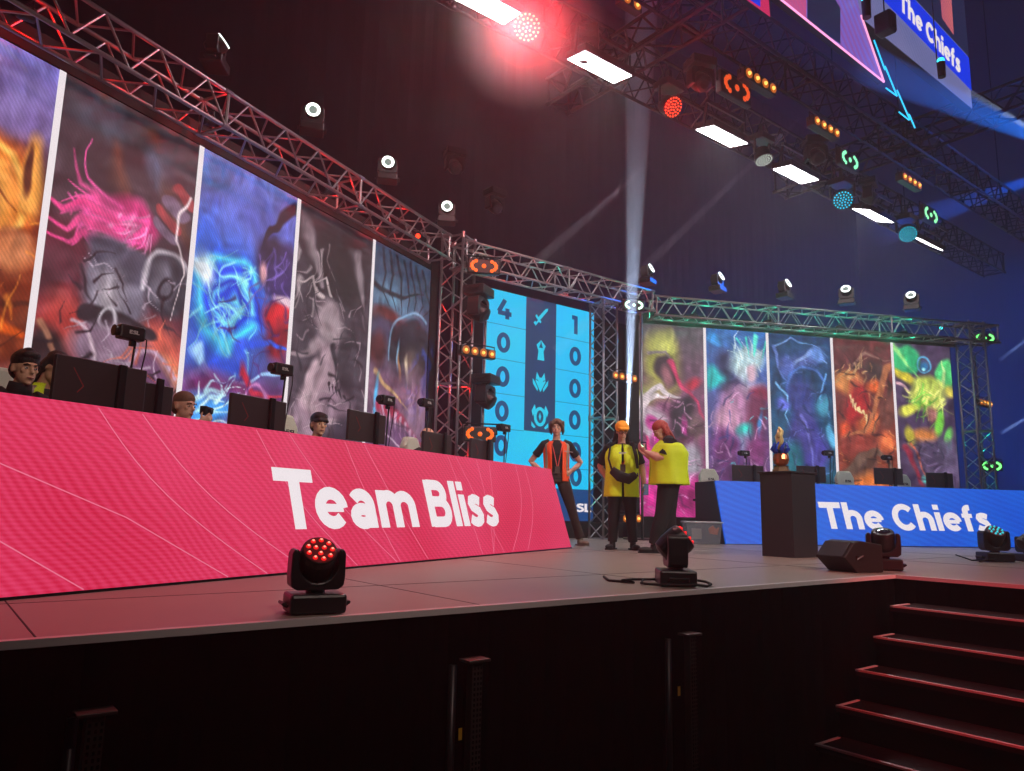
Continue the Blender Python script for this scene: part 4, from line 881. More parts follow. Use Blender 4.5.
def par(label, c, col, es, axis):
    t = thing('par_can', label, 'stage lamp', c); Q = zdir(axis)
    b = obj('can', lathe(B(), [(.045, -.12), (.06, -.10), (.062, .02), (.055, .02)], Q, 18), CASE, t)
    obj('lens', lathe(B(), [(.052, .012), (.03, .022), (.001, .024)], Q, 18), glow('par_%d_%d_%d' % col, col, es), b)
    obj('bracket', tube(B(), [V(Q @ V((.07, 0, -.03))), V(Q @ V((.07, 0, -.03)))+V((0, 0, .1)), V(Q @ V((-.07, 0, -.03)))+V((0, 0, .1)), V(Q @ V((-.07, 0, -.03)))], .006, 6), BLACKMET, t)
    return t
c = hit(418, 236, LN, 6.1); par('small red par can glowing inside the left truss near its corner', c, (255, 50, 20), 4, CAMV(c))
for k, s in enumerate((1.5, 3.3, 5.2, 7.1, 8.6)):
    c = lc+LD*s+V((0, 0, -.1)); par('small red par can lying inside the left truss, number %s from the near end' % ('one', 'two', 'three', 'four', 'five')[k], c, (255, 30, 16), 2, LD+V((0, 0, .25)))
    light('truss_uplight', 'POINT', lc+LD*(s+.12)+V((0, 0, -.05)), 7, (255, 18, 12), .03); light('truss_uplight', 'POINT', lc+LD*(s-.8)+V((0, 0, -.05)), 2.5, (255, 18, 12), .03)
c = hit(941-0, 328, RN, 13.9); par('small teal par can glowing inside the right truss near its end', c, (40, 220, 220), 2.5, CAMV(c))
for k, s in enumerate((6.9, 8.6, 10.3, 11.9)):
    c = rc+RD*s+V((0, 0, -.1)); par('small teal par can lying inside the right truss, number %s from the beam' % ('one', 'two', 'three', 'four')[k], c, (30, 230, 190), 2, RD+V((0, 0, .25)))
    light('truss_uplight', 'POINT', c+RD*.14+V((0, 0, .05)), 12, (10, 230, 170), .03); light('truss_uplight', 'POINT', c-RD*.7+V((0, 0, .05)), 8, (10, 230, 170), .03)
for x, col in ((7.6, (255, 30, 20)), (9.1, (255, 30, 20)), (8.3, (20, 230, 190)), (6.9, (30, 200, 170)), (10.7, (255, 40, 40))):
    light('truss_uplight', 'POINT', (x, 9.9, 4.52), 3.5, col, .03)
for z in (1.2, 2.4, 3.6): light('tower_uplight', 'POINT', (6.52, 9.88, z), 4, (255, 30, 20), .03)
for z in (1.0, 2.2): light('tower_uplight', 'POINT', (9.97, 9.99, z), 2, (20, 230, 190), .03); light('tower_uplight', 'POINT', (tr.x, tr.y, z), 3, (20, 230, 190), .03)

# ================================================================== HANGING SCREENS (top right)
HY = 4.3
hs = thing('hanging_screen', 'large hanging screen at the top right showing blue band with white lettering', 'screen', (0, HY, 0))
c1 = on_y(973, 108, HY); c0 = on_y(893, 38, HY); top = 9.4
Mh = frame((0, 0, 0), (1, 0, 0), (0, 0, 1), (0, -1, 0))
x0, x1, zb = c0.x-1.1, c1.x, c1.z
obj('cabinet', box(B(), ((x0+x1)/2, (zb+top)/2, -.08), (x1-x0+.02, top-zb+.02, .12), Mh), FRAMEM, hs)
def quadpx(name, pts, m, par_, off, y=HY, th=.002):
    bm = B(); P = [on_y(px, py, y) for px, py in pts]; prism(bm, [(p.x, p.z) for p in P], off, off+th, Mh); return obj(name, bm, m, par_)
SCRG = led_mat('feed_grey', (84, 96, 150), (120, 120, 168), 2, 4, .9, sample=False); SCRB = glow('feed_blue', (0, 52, 226), 1.0); SCRD = glow('feed_dark', (26, 34, 66), 1.0); SCRP = led_mat('feed_mauve', (150, 70, 140), (110, 110, 220), 1.2, 3, .9, sample=False)
bm = B(); box(bm, ((x0+x1)/2, (zb+top)/2, -.015), (x1-x0, top-zb, .01), Mh); obj('picture_ground', bm, SCRG, hs)
bz = lambda x, dz: zb+dz
bm = B(); prism(bm, [(x0, zb+.62), (x1, zb+.30), (x1, zb+.88), (x0, zb+1.18)], 0, .003, Mh); obj('picture_band', bm, SCRB, hs)
bm = B(); prism(bm, [(x0, zb+1.2), (x1, zb+.90), (x1, top), (x0, top)], 0, .003, Mh); obj('picture_upper', bm, SCRD, hs)
bm = B(); prism(bm, [(x1-.95, zb+1.16), (x1-.55, zb+1.05), (x1-.5, top), (x1-.95, top)], .003, .005, Mh); obj('picture_figure_panel', bm, led_mat('feed_orange', (236, 120, 100), (150, 70, 120), 2, 6, .9, sample=False), hs)
ax_ = V((1, 0, -.30/1.0*.18)).normalized(); pL = on_y(899, 9, HY); pR = on_y(960, 74, HY)
tx = (pR-pL); tx.y = 0; tl_ = tx.length; tx.normalize(); ty = V((-tx.z*-1 if False else -tx.z, 0, tx.x))
obj('lettering', lettering('The Chiefs', frame((pL.x, -.006, pL.z), tx, ty, (0, -1, 0)), .32, tl_), WHITE, hs)
# second screen, its lower corner drawn by a pale line
hs2 = thing('hanging_screen', 'hanging screen at the top right with a pink outlined picture corner', 'screen', (0, HY-.25, 0))
Y2 = HY-.25
def q2(name, pts, m, off, th=.002):
    bm = B(); P = [on_y(px, py, Y2) for px, py in pts]; prism(bm, [(p.x, p.z) for p in P], off, off+th, Mh); return obj(name, bm, m, hs2)
q2('cabinet', [(776, -4), (884, 82), (860, 12), (845, -60), (700, -60)], FRAMEM, -.08, .07)
q2('picture_ground', [(778, -3), (884, 81), (860, 12), (845, -60), (704, -60)], SCRP, 0)
q2('picture_dark_block', [(807, -10), (807, 22), (840, 44), (840, 8), (822, -20)], SCRD, .003)
q2('picture_pink_block', [(780, -2), (806, 20), (806, -12), (790, -30)], led_mat('feed_pink', (220, 70, 120), (190, 90, 150), 2, 3, .9, sample=False), .003)
def neon(name, a, b, col, par_, y, r=.012, es=1.6):
    return obj(name, tube(B(), [on_y(*a, y)-V((0, HY if par_ is hs else Y2, 0)), on_y(*b, y)-V((0, HY if par_ is hs else Y2, 0))], r, 6), glow('neon_%d_%d_%d' % col, col, es), par_)
neon('edge_line', (778, -3), (884, 82), (240, 150, 200), hs2, Y2-.01); neon('edge_line', (884, 82), (861, 15), (240, 150, 190), hs2, Y2-.01)
hs3 = thing('hanging_screen', 'small corner of another hanging screen, red and blue, at the top edge', 'screen', (0, HY-.25, 0))
def q3(name, pts, m, off, th=.002):
    bm = B(); P = [on_y(px, py, Y2) for px, py in pts]; prism(bm, [(p.x, p.z) for p in P], off, off+th, Mh); return obj(name, bm, m, hs3)
q3('cabinet', [(744, -2), (762, 11), (772, 17), (768, -30), (730, -30)], FRAMEM, -.06, .05)
q3('picture_ground', [(744, -2), (762, 11), (770, 17), (766, -30), (732, -30)], glow('feed_red', (206, 40, 90), .9), 0)
q3('picture_blue_block', [(748, -1), (760, 7), (760, -24), (744, -24)], SCRB, .003)
ar = thing('neon_arrow', 'thin cyan neon zigzag hanging below the pink outlined screen corner', 'neon sign', (0, 0, 0))
for a, b in (((874, 40), (885, 70)), ((885, 66), (897, 96)), ((886, 88), (897, 96)), ((897, 90), (910, 120)), ((899, 112), (909, 120)), ((909, 114), (915, 128))):
    obj('neon_tube', tube(B(), [on_y(*a, HY-.05), on_y(*b, HY-.05)], .010, 6), glow('neon_cyan', (40, 190, 240), 1.6), ar)
for (px, py), lab in (((866, 3), 'small cyan tipped spotlight hanging before the hanging screens, upper one'), ((941, 64), 'small cyan tipped spotlight hanging before the blue band of the hanging screen')):
    c = on_y(px, py, HY-.35); t = thing('spot_can', lab, 'stage lamp', c)
    b_ = obj('can', tube(B(), [(0, 0, -.20), (0, 0, .02)], [.05, .055], 14), CASE, t); obj('lens', ball(B(), (0, 0, .05), (.05, .05, .045), seg=12), glow('cyan_lens', (60, 220, 250), 2.2), b_)
    obj('hanger', tube(B(), [(0, .05, 0), (0, .06, 3.5)], .008, 6), BLACKMET, t)
for pts, lab in ((((880, 8), (893, 40)), 'dark boxy speaker hanging before the hanging screens'),):
    c = on_y(885, 24, HY-.45); t = thing('hanging_speaker', lab, 'speaker', c)
    obj('cabinet', box(B(), (0, 0, 0), (.17, .2, .26)), BLACK, t, bevel=.02); obj('grille', box(B(), (0, -.102, 0), (.14, .01, .22)), CASE, t); obj('hanger', tube(B(), [(0, 0, .18), (0, 0, 3.6)], .008, 6), BLACKMET, t)

# ================================================================== PROPS ON STAGE
pod = thing('podium', 'tall dark podium carrying the golden trophy in front of the blue desk', 'podium', (8.31, 5.12, 0))
PODM = mat('podium_dark', (42, 34, 38), .6, var=.12)
bm = B(); prism(bm, [(0, 0), (.53, 0), (.53, .44), (0, .44)], .0, 1.015); obj('body', bm, PODM, pod, bevel=.006)
bm = B(); prism(bm, [(-.02, -.02), (.55, -.02), (.55, .46), (-.02, .46)], 1.015, 1.035); obj('top', bm, PODM, pod, bevel=.004)
bm = B(); prism(bm, [(.01, .01), (.52, .01), (.52, .43), (.01, .43)], .0, .012); obj('kick', bm, BLACKMET, pod)
tro = thing('trophy', 'golden trophy with blue middle on a stepped base, on the dark podium', 'trophy', (8.48, 5.36, 1.035), .3)
GOLD = mat('trophy_gold', (244, 206, 140), .3, .35, var=.2); TBLUE = mat('trophy_blue', (30, 70, 190), .3, .3)
obj('base', lathe(B(), [(.11, 0), (.11, .03), (.09, .035), (.09, .07), (.105, .075)], None, 6), mat('trophy_base', (150, 120, 92), .4, .4), tro)
obj('cup', lathe(B(), [(.05, .075), (.085, .10), (.10, .16), (.085, .22), (.05, .24)], None, 16), mat('trophy_copper', (190, 110, 70), .3, .8), tro)
bm = B()
for k in range(7):
    a = 2*PI*k/7; tube(bm, [(.03*math.cos(a), .03*math.sin(a), .22), (.10*math.cos(a), .10*math.sin(a), .29), (.075*math.cos(a+.5), .075*math.sin(a+.5), .37)], [.03, .028, .008], 6)
obj('petals', bm, TBLUE, tro, smooth=True)
bm = B(); tube(bm, [(0, 0, .24), (.02, 0, .34), (-.03, .01, .44), (.01, -.01, .52), (-.04, 0, .56)], [.045, .05, .05, .035, .012], 10)
tube(bm, [(-.02, 0, .42), (-.09, 0, .46), (-.08, 0, .53)], [.03, .025, .006], 8); tube(bm, [(.01, 0, .44), (.08, 0, .42), (.09, 0, .36)], [.03, .022, .006], 8)
obj('flame', bm, GOLD, tro, smooth=True)
obj('ear', lathe(B(), [(.03, 0), (.04, .05), (.02, .09)], T((.10, -.03, .17)), 8), GOLD, tro)

bx = thing('storage_box', 'clear plastic storage box with pale lid beside the end of the blue desk', 'box', (10.25, 7.98, 0), math.radians(-40))
CLEAR = mat('clear_plastic', (140, 150, 160), .25, var=.1, alpha=.3)
bm = B(); a = [(-.25, -.17), (.25, -.17), (.25, .17), (-.25, .17)]; b = [(-.29, -.2), (.29, -.2), (.29, .2), (-.29, .2)]
def shell(bm, a, b, z0, z1):
    A = [bm.verts.new((x, y, z0)) for x, y in a]; C_ = [bm.verts.new((x, y, z1)) for x, y in b]; bm.faces.new(A[::-1])
    for i in range(4): bm.faces.new((A[i], A[(i+1) % 4], C_[(i+1) % 4], C_[i]))
shell(bm, a, b, .01, .36); o = obj('tub', bm, CLEAR, bx); m_ = o.modifiers.new('s', 'SOLIDIFY'); m_.thickness = .006
obj('rim', tube(B(), [(-.3, -.21, .36), (.3, -.21, .36), (.3, .21, .36), (-.3, .21, .36), (-.3, -.21, .36)], .012, 6), mat('tub_rim', (176, 180, 184), .5), bx)
o = tag(obj('paper_stack', box(B(), (0, 0, 0), (.16, .02, .17)), mat('paper', (190, 186, 180), .7)), 'pale sheet of paper inside the clear storage box', 'paper'); o.location = (10.105, 7.975, .17); o.rotation_euler = (0, 0, math.radians(-40))
bm = B(); prism(bm, [(0, 0), (.12, -.02), (.15, .10), (.10, .07), (.05, .13), (-.02, .08)], -.02, .02, frame((0, 0, 0), (1, 0, 0), (0, 0, 1), (0, -1, 0)))
o = tag(obj('orange_bag', bm, mat('orange_bag', (226, 120, 60), .6, bump=.4, bscale=20)), 'crumpled orange bag inside the clear storage box', 'bag'); o.location = (10.26, 7.83, .18); o.rotation_euler = (0, 0, math.radians(-40))

wd = thing('wedge_speaker', 'black wedge monitor speaker lying at the corner of the stage', 'speaker', (6.93, 3.68, 0), math.radians(-14)); wd.scale = (.78, .78, .84)
prof = [(-.30, .0), (-.34, .10), (-.18, .34), (.16, .34), (.28, .26), (.24, .0)]
prof = [(-.36, .16), (-.16, .0), (.26, .0), (.26, .30), (-.10, .34), (-.20, .32)]
bm = B(); prism(bm, prof, -.22, .22, frame((0, 0, 0), (1, 0, 0), (0, 0, 1), (0, -1, 0))); obj('cabinet', bm, mat('speaker_black', (22, 20, 21), .6, bump=.3, bscale=80), wd, bevel=.015)
bm = B(); prism(bm, [(.03, -.17), (.36, -.17), (.36, .17), (.03, .17)], 0, .012, frame((-.16-.0, 0, .0), V((-.2, 0, .16)).normalized(), (0, 1, 0), V((-.16, 0, -.2)).normalized())) if False else None
obj('grille', box(B(), (0, 0, 0), (.22, .38, .014), T((-.285, 0, .245), (0, -math.atan2(.16, .16), 0))), CASE, wd, bevel=.003)
obj('handle', box(B(), (-.12, -.222, .16), (.12, .012, .05), T((0, 0, 0), (0, 0, 0))), mat('handle_recess', (8, 8, 8), .5), wd, bevel=.004)
obj('handle_grip', tube(B(), [(-.17, -.226, .14), (-.12, -.234, .165), (-.07, -.226, .18)], .009, 6), mat('handle_grey', (110, 104, 104), .4), wd)
for k, (pts, lab) in enumerate([([(4.22+(.15+.012*q)*math.cos(q*.5), 3.56+(.16+.01*q)*math.sin(q*.5), .012+.004*(q % 5)) for q in range(34)][:18]+[(4.05, 3.75, .01), (4.0, 3.95, .009), (4.2, 4.2, .009)], 'black cable coiled beside the middle moving head lamp'), ([(10.0, 3.75, .01), (10.15, 3.62, .05), (10.25, 3.7, .03), (10.2, 3.9, .01), (11.5, 4.6, .008)], 'black cable beside the teal moving head lamp')]):
    tag(obj('cable', tube(B(), pts, .009, 6), RUBBER, smooth=True), lab, 'cable')

# ================================================================== PEOPLE
def fuse(o, vox, sm=3):
    m = o.modifiers.new('fuse', 'REMESH'); m.mode = 'VOXEL'; m.voxel_size = vox; m.use_smooth_shade = True
    if sm: s = o.modifiers.new('smooth', 'SMOOTH'); s.iterations = sm; s.factor = .5
    return o
def hand(bm, w, d, pn, curl=.4, left=True, k=1.0):
    """palm, four bent fingers of different lengths and a thumb; d = pointing direction, pn = palm normal"""
    w, d, pn = V(w), V(d).normalized(), V(pn).normalized(); pn = (pn-d*pn.dot(d)).normalized(); sd = d.cross(pn)*(1 if left else -1)
    tube(bm, [w-d*.02, w+d*.03*k, w+d*.085*k], [(.026*k, .019*k), (.036*k, .017*k), (.038*k, .014*k)], 10, side=sd)
    for i, (off, ln) in enumerate(((-.030, .068), (-.010, .078), (.010, .073), (.029, .056))):
        p = w+d*.08*k+sd*off*k; dd = d.copy(); pts = [p]; a = 0
        for seg in (.45, .32, .26):
            a += curl*.75; v = d*math.cos(a)+pn*math.sin(a); p = p+v*ln*seg*k; pts.append(p)
        tube(bm, pts, [.0095*k, .009*k, .0082*k, .0065*k], 8)
    p = w+d*.025*k-sd*.030*k
    tube(bm, [p, p+(d*.5-sd*.75+pn*.3).normalized()*.036*k, p+(d*.9-sd*.6+pn*.5).normalized()*.068*k], [.012*k, .0105*k, .008*k], 8)
def lerp_rings(rings, z):
    for a, b in zip(rings, rings[1:]):
        if a[0] <= z <= b[0]:
            t = (z-a[0])/(b[0]-a[0]); return [a[i]*(1-t)+b[i]*t for i in range(5)]
    return rings[0] if z < rings[0][0] else rings[-1]
def person(label, loc, rz, H=1.75, J=None, build=1.0, head_yaw=0, head_pitch=0, skin=SKIN, hair='short', hairm=HAIRBK, outfit='tee', seated=False, shoes_m=None, trm=None, vest=None, sleeve=.6, hands=((.4), (.4)), group=None, mouth=True, extra=None):
    t = thing('person', label, 'person', loc, rz, group); k = H/1.75
    D = dict(pel=(0, 0, .95), wai=(0, 0, 1.08), che=(0, 0, 1.27), nec=(0, .01, 1.46), hea=(0, -.02, 1.635),
             shL=(.175, 0, 1.40), shR=(-.175, 0, 1.40), elL=(.25, .02, 1.13), elR=(-.25, .02, 1.13), wrL=(.27, -.05, .88), wrR=(-.27, -.05, .88),
             hiL=(.09, 0, .92), hiR=(-.09, 0, .92), knL=(.11, -.02, .50), knR=(-.11, -.02, .50), anL=(.12, .02, .085), anR=(-.12, .02, .085), ftL=(.03, -1, 0), ftR=(-.03, -1, 0))
    D.update(J or {}); D = {a: V(b)*(k if a not in ('ftL', 'ftR') else 1) for a, b in D.items()}
    bw = build*k; X = V((1, 0, 0))
    HR = Matrix.Rotation(head_yaw, 4, 'Z') @ Matrix.Rotation(head_pitch, 4, 'X'); hc = D['hea']
    hp = lambda x, y, z: hc+(HR @ V((x, y, z)))*k
    # --- body: one continuous skin
    bm = B()
    tube(bm, [D['pel']-V((0, 0, .06*k)), D['pel'], D['wai'], D['che'], D['shL'].lerp(D['shR'], .5)-V((0, 0, .02*k)), D['nec']], [(.14*bw, .10*bw), (.165*bw, .115*bw), (.14*bw, .10*bw), (.16*bw, .115*bw), (.145*bw, .085*bw), (.06*k, .06*k)], 18, side=X)
    tube(bm, [D['nec']-V((0, 0, .03)), hc-HR @ V((0, -.01, .07*k))], [.058*k, .05*k], 12)
    ball(bm, hp(0, .01, .03), (.076*k, .096*k, .092*k), HR, 18); ball(bm, hp(0, -.022, -.045), (.058*k, .068*k, .070*k), HR, 16); ball(bm, hp(0, -.068, -.098), (.022*k, .018*k, .014*k), HR, 8)
    tube(bm, [hp(0, -.085, .015), hp(0, -.105, -.025), hp(0, -.088, -.032)], [.010*k, .014*k, .012*k], 8); ball(bm, hp(0, -.080, .032), (.05*k, .014*k, .010*k), HR, 10)
    ball(bm, hp(0, -.083, -.062), (.024*k, .010*k, .011*k), HR, 10)
    for s in (-1, 1): ball(bm, hp(s*.076, .012, -.005), (.010*k, .018*k, .030*k), HR, 10); ball(bm, hp(s*.04, -.066, -.012), (.02*k, .014*k, .018*k), HR, 8)
    for S, s in (('L', 1), ('R', -1)):
        sh, el, wr = D['sh'+S], D['el'+S], D['wr'+S]
        tube(bm, [sh.lerp(D['nec'], .35), sh, sh.lerp(el, .3), el, el.lerp(wr, .3), wr], [.05*bw, .056*bw, .05*bw, .040*bw, .042*bw, .027*k], 12)
        pn = V(D.get('pn'+S, V((-s, .1, 0)))); hand(bm, wr, D.get('hd'+S, (wr-el)), pn, hands[0 if S == 'L' else 1], S == 'L', k)
        hi, kn, an = D['hi'+S], D['kn'+S], D['an'+S]
        tube(bm, [hi, hi.lerp(kn, .25), kn, kn.lerp(an, .3), an], [.088*bw, .084*bw, .056*bw, .054*bw, .036*k], 12)
    body = fuse(obj('body', bm, skin, t), .0075, 2)
    # --- face
    for s in (-1, 1):
        e = obj('eye', ball(B(), hp(s*.031, -.079, .004), (.013*k, .008*k, .0075*k), HR, 10), mat('eye_white', (220, 212, 206), .3), t)
        obj('iris', ball(B(), hp(s*.031, -.0855, .004), (.0062*k, .004*k, .0062*k), HR, 8), mat('iris', (38, 26, 20), .2), e)
        obj('eyebrow', tube(B(), [hp(s*.014, -.092, .026), hp(s*.034, -.092, .033), hp(s*.054, -.078, .024)], .0042*k, 6), hairm, t)
    if mouth: obj('mouth', tube(B(), [hp(-.023, -.085, -.060), hp(0, -.0945, -.062), hp(.023, -.085, -.060)], [(.003, .003), (.0065, .0065), (.003, .003)], 8), mat('lips', (160, 84, 78), .5), t)
    # --- hair
    bm = B()
    if hair in ('short', 'fringe', 'messy', 'buzz', 'long', 'tail'):
        g = 1.0 if hair != 'buzz' else .96
        ball(bm, hp(0, .012, .064), (.086*k*g, .103*k*g, .078*k*g), HR, 18); ball(bm, hp(0, .060, .0), (.074*k*g, .060*k*g, .078*k*g), HR, 14)
        rs = random.Random(hash(label) % 999 if False else len(label))
        if hair == 'short':
            for i in range(18): a = rs.uniform(0, 2*PI); r_ = rs.uniform(.0, .055); ball(bm, hp(r_*math.cos(a), -r_*1.1*math.sin(a)-.015, .125+rs.uniform(-.004, .012)), rs.uniform(.016, .024)*k, None, 8)
            ball(bm, hp(0, -.055, .098), (.066*k, .044*k, .034*k), HR, 12)
        if hair == 'fringe':
            tube(bm, [hp(-.074, -.04, .035), hp(-.04, -.090, .045), (hp(.04, -.090, .045)), hp(.074, -.04, .035)], [.020*k]*4, 8); ball(bm, hp(0, -.02, .085), (.082*k, .085*k, .045*k), HR, 14)
        if hair == 'messy':
            for i in range(30): a = rs.uniform(-.4, PI+.4); r = rs.uniform(.06, .085); tube(bm, [hp(r*math.cos(a), .03-.7*r*math.sin(a)*.9, .085), hp((r+.02)*math.cos(a), .03-.9*r*math.sin(a), rs.uniform(.05, .11)), hp((r+.03)*math.cos(a), .03-.5*r*math.sin(a), rs.uniform(-.01, .05))], [.018*k, .015*k, .006*k], 6)
            for s in (-1, 1): tube(bm, [hp(s*.01, -.085, .10), hp(s*.055, -.088, .06), hp(s*.082, -.04, .02), hp(s*.088, .02, -.04), hp(s*.08, .05, -.09)], [.020*k, .022*k, .024*k, .024*k, .010*k], 8)
        if hair == 'long':
            for s in (-1, 1): tube(bm, [hp(s*.065, .03, .06), hp(s*.088, .03, -.05), hp(s*.10, .03, -.16), hp(s*.11, .0, -.26)], [.030*k, .030*k, .026*k, .012*k], 8)
            tube(bm, [hp(0, .07, .03), hp(0, .09, -.1), hp(0, .09, -.22)], [(.07*k, .03*k), (.08*k, .03*k), (.06*k, .02*k)], 10, side=X)
        if hair == 'tail':
            ball(bm, hp(0, .115, .045), .035*k, None, 10)
            for i in range(7): dx = -.06+.02*i; tube(bm, [hp(dx*.4, .11, .05), hp(dx, .15, -.02), hp(dx*1.3, .14, -.13), hp(dx*1.6, .11, -.22)], [.022*k, .026*k, .02*k, .006*k], 6)
        h = fuse(obj('hair', bm, hairm, t), .0085, 1)
    # --- clothes
    tc = [('pel', .185, .135), ('wai', .165, .125), ('che', .182, .135)]
    bm = B(); mid = D['shL'].lerp(D['shR'], .5)
    low = D['pel']-V((0, 0, .05*k)) if not seated else D['pel']
    tube(bm, [low, D['wai'], D['che'], mid+V((0, 0, .0)), D['nec']-V((0, 0, .012*k))], [(.172*bw, .128*bw), (.158*bw, .122*bw), (.178*bw, .134*bw), (.165*bw, .10*bw), (.075*k, .074*k)], 20, side=X)
    for S in 'LR':
        sh, el, wr = D['sh'+S], D['el'+S], D['wr'+S]; pts = [sh.lerp(D['nec'], .45), sh, sh.lerp(el, min(1, sleeve*.6))]; rr = [.060*bw, .064*bw, .060*bw]
        if sleeve <= 1: pts.append(sh.lerp(el, sleeve)); rr.append(.064*bw)
        else: pts += [el, el.lerp(wr, sleeve-1)]; rr += [.054*bw, .044*bw]
        tube(bm, pts, rr, 12)
    fuse(obj('tshirt', bm, TEE if outfit == 'tee' else outfit, t), .010, 2)
    trm = trm or TROUSER; bm = B()
    tube(bm, [D['pel']-V((0, 0, .09*k)) if not seated else D['pel']-V((0, 0, .05)), D['pel'], D['wai']-V((0, 0, .03))], [(.165*bw, .12*bw), (.178*bw, .13*bw), (.160*bw, .120*bw)], 18, side=X)
    for S in 'LR':
        hi, kn, an = D['hi'+S], D['kn'+S], D['an'+S]; tube(bm, [hi, hi.lerp(kn, .3), kn, kn.lerp(an, .5), an+V((0, 0, .02))], [.100*bw, .098*bw, .072*bw, .064*bw, .066*k], 14)
    fuse(obj('trousers', bm, trm, t), .011, 2)
    for S in 'LR':
        an = D['an'+S]; f = V(D['ft'+S]).normalized(); sd = f.cross(V((0, 0, 1)))
        z0 = an.z-.085*k if not seated else an.z-.085*k
        bm = B(); base = V((an.x, an.y, z0))
        ball(bm, base+f*.10*k+V((0, 0, .040*k)), (.044*k, .100*k, .038*k), Matrix.Rotation(math.atan2(-f.x, f.y)*1, 4, 'Z'), 14); ball(bm, base+V((0, 0, .05*k))-f*.01, (.042*k, .060*k, .048*k), None, 12); tube(bm, [base+V((0, 0, .05*k)), base+V((0, 0, .11*k))], [.044*k, .042*k], 10)
        sh_ = fuse(obj('shoe', bm, shoes_m or BLACK, t), .009, 1)
        bm = B(); M = frame(base, sd, f, (0, 0, 1)); prism(bm, [(-.038*k, -.07*k), (.038*k, -.07*k), (.046*k, .08*k), (.040*k, .16*k), (.0, .20*k), (-.040*k, .16*k), (-.046*k, .08*k)], 0, .020*k, M); obj('sole', bm, mat('sole_grey', (150, 146, 140), .7) if shoes_m else RUBBER, sh_)
    if vest:
        vm, zlo, gapf, kx, open_ = vest      # material, hem height, gap half angle, widening, flare
        rings = [(zlo*k, .205*kx*bw, .165*kx*bw, 0, 0), (D['wai'].z, .190*kx*bw, .155*kx*bw, 0, 0), (D['che'].z, .195*kx*bw, .158*kx*bw, 0, 0), (mid.z-.01*k, .200*bw, .125*bw, 0, 0), (mid.z+.045*k, .125*k, .092*k, 0, 0)]
        def cen(z):
            ks = [D['pel'], D['wai'], D['che'], mid, D['nec']]
            for a, b in zip(ks, ks[1:]):
                if z <= b.z: return a+(b-a)*((z-a.z)/(b.z-a.z)) if z > a.z else V((a.x, a.y, z))
            return V((ks[-1].x, ks[-1].y, z))
        def shellv(a0, a1, r_off, zs, n=40, tk=.006):
            bm = B(); R_ = []
            for z in zs:
                _, rx, ry, _, _ = lerp_rings(rings, z); c = cen(z)
                R_.append([bm.verts.new(V((c.x+(rx+r_off+.006*math.sin(a*7+z*9))*math.sin(a), c.y-(ry+r_off+.006*math.sin(a*7+z*9))*math.cos(a), z))) for a in [a0+(a1-a0)*i/n for i in range(n+1)]])
            for a, b in zip(R_, R_[1:]):
                for i in range(n): bm.faces.new((a[i], a[i+1], b[i+1], b[i]))
            return bm
        zs = [rings[0][0]+(rings[-1][0]-rings[0][0])*i/24 for i in range(25)]
        o = obj('vest', shellv(gapf, 2*PI-gapf, 0, zs), vm, t, smooth=True); m_ = o.modifiers.new('s', 'SOLIDIFY'); m_.thickness = .008
        for a_ in open_:
            ob = obj('reflective_stripe', shellv(a_-.13, a_+.13, .006, zs[3:-1], 4), REFLEX, o, smooth=True); m_ = ob.modifiers.new('s', 'SOLIDIFY'); m_.thickness = .003
    if extra: extra(t, D, k, hp, HR)
    return t

def lanyard(t, D, k, col=(216, 60, 70), zb=1.12):
    c = D['che']; z = D['nec'].z
    bm = B()
    for s in (-1, 1): tube(bm, [(s*.065*k, .0, z-.005), (s*.075*k, -.10*k, z-.06*k), (s*.045*k, -.172*k, c.z), (s*.008, -.185*k, zb*k)], .0065, 6)
    l = obj('lanyard', bm, mat('lanyard_%d' % col[1], col, .6), t)
    obj('badge', box(B(), (0, -.19*k, zb*k-.05), (.07, .006, .10)), mat('badge', (80, 66, 60), .4), l)

# orange vest, hands on hips
def ex_orange(t, D, k, hp, HR):
    lanyard(t, D, k, (236, 90, 80), 1.08)
    obj('shirt_print', box(B(), (.0, -.150*k, 1.30*k), (.13, .006, .010), T((0, 0, 0), (0, .12, 0))), mat('print_grey', (170, 165, 170), .6), t)
    obj('belt', tube(B(), [V((.17*math.sin(a)*k, -.125*math.cos(a)*k, .985*k)) for a in [2*PI*i/24 for i in range(25)]], (.004, .018) and .010, 6), mat('belt', (70, 52, 44), .5), t)
P_OR = dict(shL=(.175, 0, 1.395), shR=(-.175, 0, 1.395), elL=(.36, .09, 1.15), elR=(-.36, .09, 1.15), wrL=(.215, -.03, 1.03), wrR=(-.215, -.03, 1.03), hdL=V((-.55, -.5, -.45)), hdR=V((.55, -.5, -.45)), pnL=V((-.6, .6, .1)), pnR=V((.6, .6, .1)),
            knL=(.22, -.03, .50), knR=(-.15, -.02, .50), anL=(.35, .02, .085), anR=(-.19, .02, .085), ftL=(.5, -.9, 0), ftR=(-.4, -.9, 0), hea=(0, -.02, 1.63))
person('person with hands on hips in an open orange vest over a black tee', (7.36, 8.35, 0), math.radians(-36), 1.83, P_OR, .96, head_yaw=math.radians(-12), head_pitch=.02, skin=SKIN, hair='messy', hairm=HAIRBR, trm=BROWNTR, shoes_m=mat('grey_sneaker', (150, 138, 122), .7), vest=(HIVISO, .88, .42, .98, (.95, 2*PI-.95)), sleeve=.62, hands=(.35, .35), extra=ex_orange)
